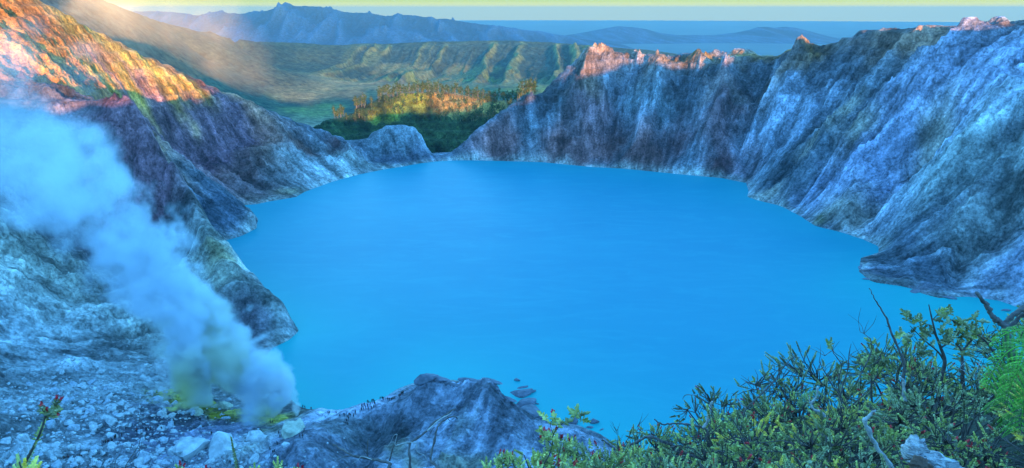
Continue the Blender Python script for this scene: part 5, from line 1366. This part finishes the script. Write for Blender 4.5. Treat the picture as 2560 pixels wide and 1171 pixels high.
# jumble of dark dead twigs
# bare twigs standing up out of the shrubs along the skyline
r_ = np.random.RandomState(51)
for i, (x_, y_, lab) in enumerate([(1745,1030,'wispy bare twig on the skyline above the drooping twig'), (1800,1010,'wispy bare twig on the skyline right of the drooping twig'), (1880,985,'wispy bare twig below the long slanting twig'), (1960,960,'wispy bare twig on the skyline right of the slanting twig'), (2000,945,'wispy bare twig on the skyline left of the bare bush'),
                                   (2150,900,'wispy bare twig between the bare bush and the small leafy bush'), (2240,880,'wispy bare twig just left of the tall dead spike'), (2290,870,'wispy bare twig just right of the tall dead spike'), (1590,1085,'wispy bare twig above the arched branch'), (1540,1090,'wispy bare twig at the lower end of the arched branch')]):
    tw = [('limb', [(x_, y_ + 70, 8.0), (x_ + 4, y_ + 20, 8.0), (x_ + 10 * r_.randn(), y_ - 25, 8.0)], .006, .0015, M_twig)]
    for k in range(7):
        f_ = r_.rand(); bx_ = x_ + 3; by_ = y_ + 30 - 50 * f_; a = -1.57 + r_.choice([-1, 1]) * (.4 + .5 * r_.rand()); L_ = 18 + 26 * r_.rand()
        tw.append(('twig', [(bx_, by_, 8.0), (bx_ + L_ * .5 * math.cos(a), by_ + L_ * .5 * math.sin(a), 8.0), (bx_ + L_ * math.cos(a), by_ + L_ * math.sin(a) - 4, 8.0)], .003, .0008, M_twig))
    branch('bare_twig', tw, lab, 'twig', nf=0.95)
st = []
for k in range(34):
    x0 = 1640 + 130 * r_.rand(); y0 = 1105 + 60 * r_.rand(); a = r_.rand() * 3.14; L = 30 + 60 * r_.rand()
    st.append(('twig', [(x0, y0, 6.5 + .5 * r_.rand()), (x0 + L * .5 * math.cos(a), y0 - L * .4 * math.sin(a) * .6, 6.4 + .4 * r_.rand()), (x0 + L * math.cos(a), y0 - L * .6 * math.sin(a), 6.4 + .6 * r_.rand())], .006 + .006 * r_.rand(), .002, M_twig))
branch('brush_pile', st, 'jumble of dark dead twigs among the shrubs below the pale forked stick', 'brushwood')
# grey thicket of fine twigs beside the fern
st = []
for k in range(60):
    x0 = 2390 + 110 * r_.rand(); y0 = 930 + 110 * r_.rand(); a = 0.3 + r_.rand() * 2.6; L = 30 + 50 * r_.rand()
    st.append(('twig', [(x0, y0, 5.4 + .4 * r_.rand()), (x0 + L * .5 * math.cos(a), y0 - L * .6 * math.sin(a), 5.3 + .4 * r_.rand()), (x0 + L * math.cos(a + .4 * r_.randn()), y0 - L * math.sin(a), 5.3 + .5 * r_.rand())], .004, .0012, M_pale if r_.rand() < .4 else M_twig))
branch('twig_thicket', st, 'grey thicket of fine dead twigs left of the fern', 'brushwood')

# ------------------------------------------------------------------ fern
M_fern = col_mat('fern_leaf', 0.5, 20.0, 0.15, 0.0, 0.35)
def frond(parent, pts, Y, L0, colr, seed=0, dY=0.0):
    r_ = np.random.RandomState(seed); base = np.array(parent.location); P = spline([at(p[0], p[1], Y + dY * i / len(pts)) for i, p in enumerate(pts)], 5) - base
    mb = MB(); n = len(P); v, q, t_ = tube(P, np.linspace(.005, .0015, n), 5); mb.add(v, q, t_, np.array(colr) * .7)
    T = np.gradient(P, axis=0); T /= np.linalg.norm(T, axis=1)[:, None]
    viewd = P.mean(0) + base - np.array([0, 0, CAM_Z]); viewd /= np.linalg.norm(viewd); nrm = -viewd + np.array([0, 0, .8]); nrm /= np.linalg.norm(nrm)
    seg = np.concatenate([[0], np.cumsum(np.linalg.norm(np.diff(P, axis=0), axis=1))]); tot = seg[-1]; m_ = int(tot / 0.030)
    for i in range(1, m_ + 1):
        t = i / (m_ + 1); sd_ = tot * t; p_ = np.array([np.interp(sd_, seg, P[:, q_]) for q_ in range(3)]); T_ = np.array([np.interp(sd_, seg, T[:, q_]) for q_ in range(3)]); T_ /= np.linalg.norm(T_)
        side0 = np.cross(T_, nrm); side0 /= np.linalg.norm(side0)
        if side0[2] > 0: side0 = -side0
        for s, k_ in ((1, 1.0), (-1, 0.42)):
            Lp = L0 * (0.35 + 0.65 * math.sin(math.pi * min(1, (1 - t) * .75 + .12))) * (0.9 + .2 * r_.rand()) * k_
            d0 = side0 * s * .9 + T_ * .5; d0 /= np.linalg.norm(d0); m = max(8, int(Lp / 0.0052)); p = p_.copy(); tone = 0.55 + .6 * r_.rand()
            for k in range(m):
                u = k / m; d = d0 + np.array([0, 0, -1.0]) * .9 * u + T_ * .3 * u; d /= np.linalg.norm(d); cw = np.cross(d, nrm); cw /= np.linalg.norm(cw); p = p + d * Lp / m
                wl = 0.0145 * (1 - u) ** .7 + .002
                for s2 in (-1, 1):
                    e = cw * s2 + d * .55; c = np.array(colr) * tone * (0.75 + .5 * r_.rand()) * (1.1 if s2 > 0 else .75)
                    mb.add([p, p + e * wl * .5 + d * .0022, p + e * wl - nrm * .003, p + e * wl * .5 - d * .0022], [(0, 1, 2, 3)], (), c)
    return mb.build('frond', M_fern, parent, shade=False)
fr = empty('fern', tuple(at(2660, 960, 3.1)))
FC = (0.16, 0.44, 0.05)
frond(fr, [(2680,880),(2610,840),(2560,826),(2520,832),(2495,850),(2484,872)], 3.25, .10, FC, 1)
frond(fr, [(2680,920),(2620,880),(2560,865),(2520,880),(2490,915),(2472,955),(2468,975)], 3.1, .16, FC, 2)
frond(fr, [(2690,960),(2630,905),(2580,895),(2545,925),(2525,970),(2515,1020)], 3.0, .18, FC, 3)
frond(fr, [(2690,960),(2640,930),(2600,935),(2570,980),(2555,1040),(2550,1080)], 2.95, .16, (0.13, 0.42, 0.04), 4)
tag(fr, 'bright green feathery fern hanging in from the right edge', 'fern')
f2 = empty('fern', tuple(at(2050, 1000, 6.6)))
frond(f2, [(2055,985),(2039,980),(2015,986),(2002,1000),(1994,1018)], 6.6, .07, (0.30, 0.42, 0.16), 8)
tag(f2, 'small pale fern frond beside the white crooked branch', 'fern')
# ------------------------------------------------------------------ the weathered stump
def stump():
    b = at(2330, 1150, 2.9); root = empty('weathered_stump', tuple(b))
    def lump(name, c, r, seed, mat, rot=0.0):
        V0, Fc = sphere_dirs(40, 26); n = perlin(V0[:, 0] * 2.2 + seed, V0[:, 2] * 2.2 + V0[:, 1] * 1.5, seed); n2 = ridged(V0[:, 0] * 1.2 + seed, V0[:, 2] * 5 + V0[:, 1] * 3, 4, seed)
        V0 = V0 * (1 + .30 * n + .12 * n2)[:, None] * np.array(r)
        ca, sa = math.cos(rot), math.sin(rot); V0 = V0 @ np.array([[ca, 0, -sa], [0, 1, 0], [sa, 0, ca]])
        mesh_obj(name, V0 + (c - b), Fc, mat, root)
    wood = NT('weathered_wood'); p_ = wood.n('ShaderNodeTexCoord').outputs['Object']
    g = wood.noise(wood.mapping(p_, (18, 18, 90), (0, .5, 0)), 1.0, 6, 0.65, 'FBM', 1.0)
    wood.principled(wood.mix(wood.rng(g, .35, .65), (0.13, 0.11, 0.13), (0.62, 0.58, 0.60)), 0.75, wood.bump(g, 1.0, .012), .3)
    brn = plain_mat('rotten_wood', (0.16, 0.09, 0.07), 0.9, 25.0, .5, .01)
    lump('root_knot', at(2285,1125,2.95), (.052, .05, .058), 3, wood.m, .3); lump('log', at(2350,1168,2.9), (.15, .07, .052), 5, wood.m, .30)
    lump('rotten_core', at(2300,1165,2.84), (.045, .04, .04), 8, brn, 0.2)
    tag(root, 'weathered bluish white tree stump with a brown rotten core at the bottom edge', 'stump')
stump()
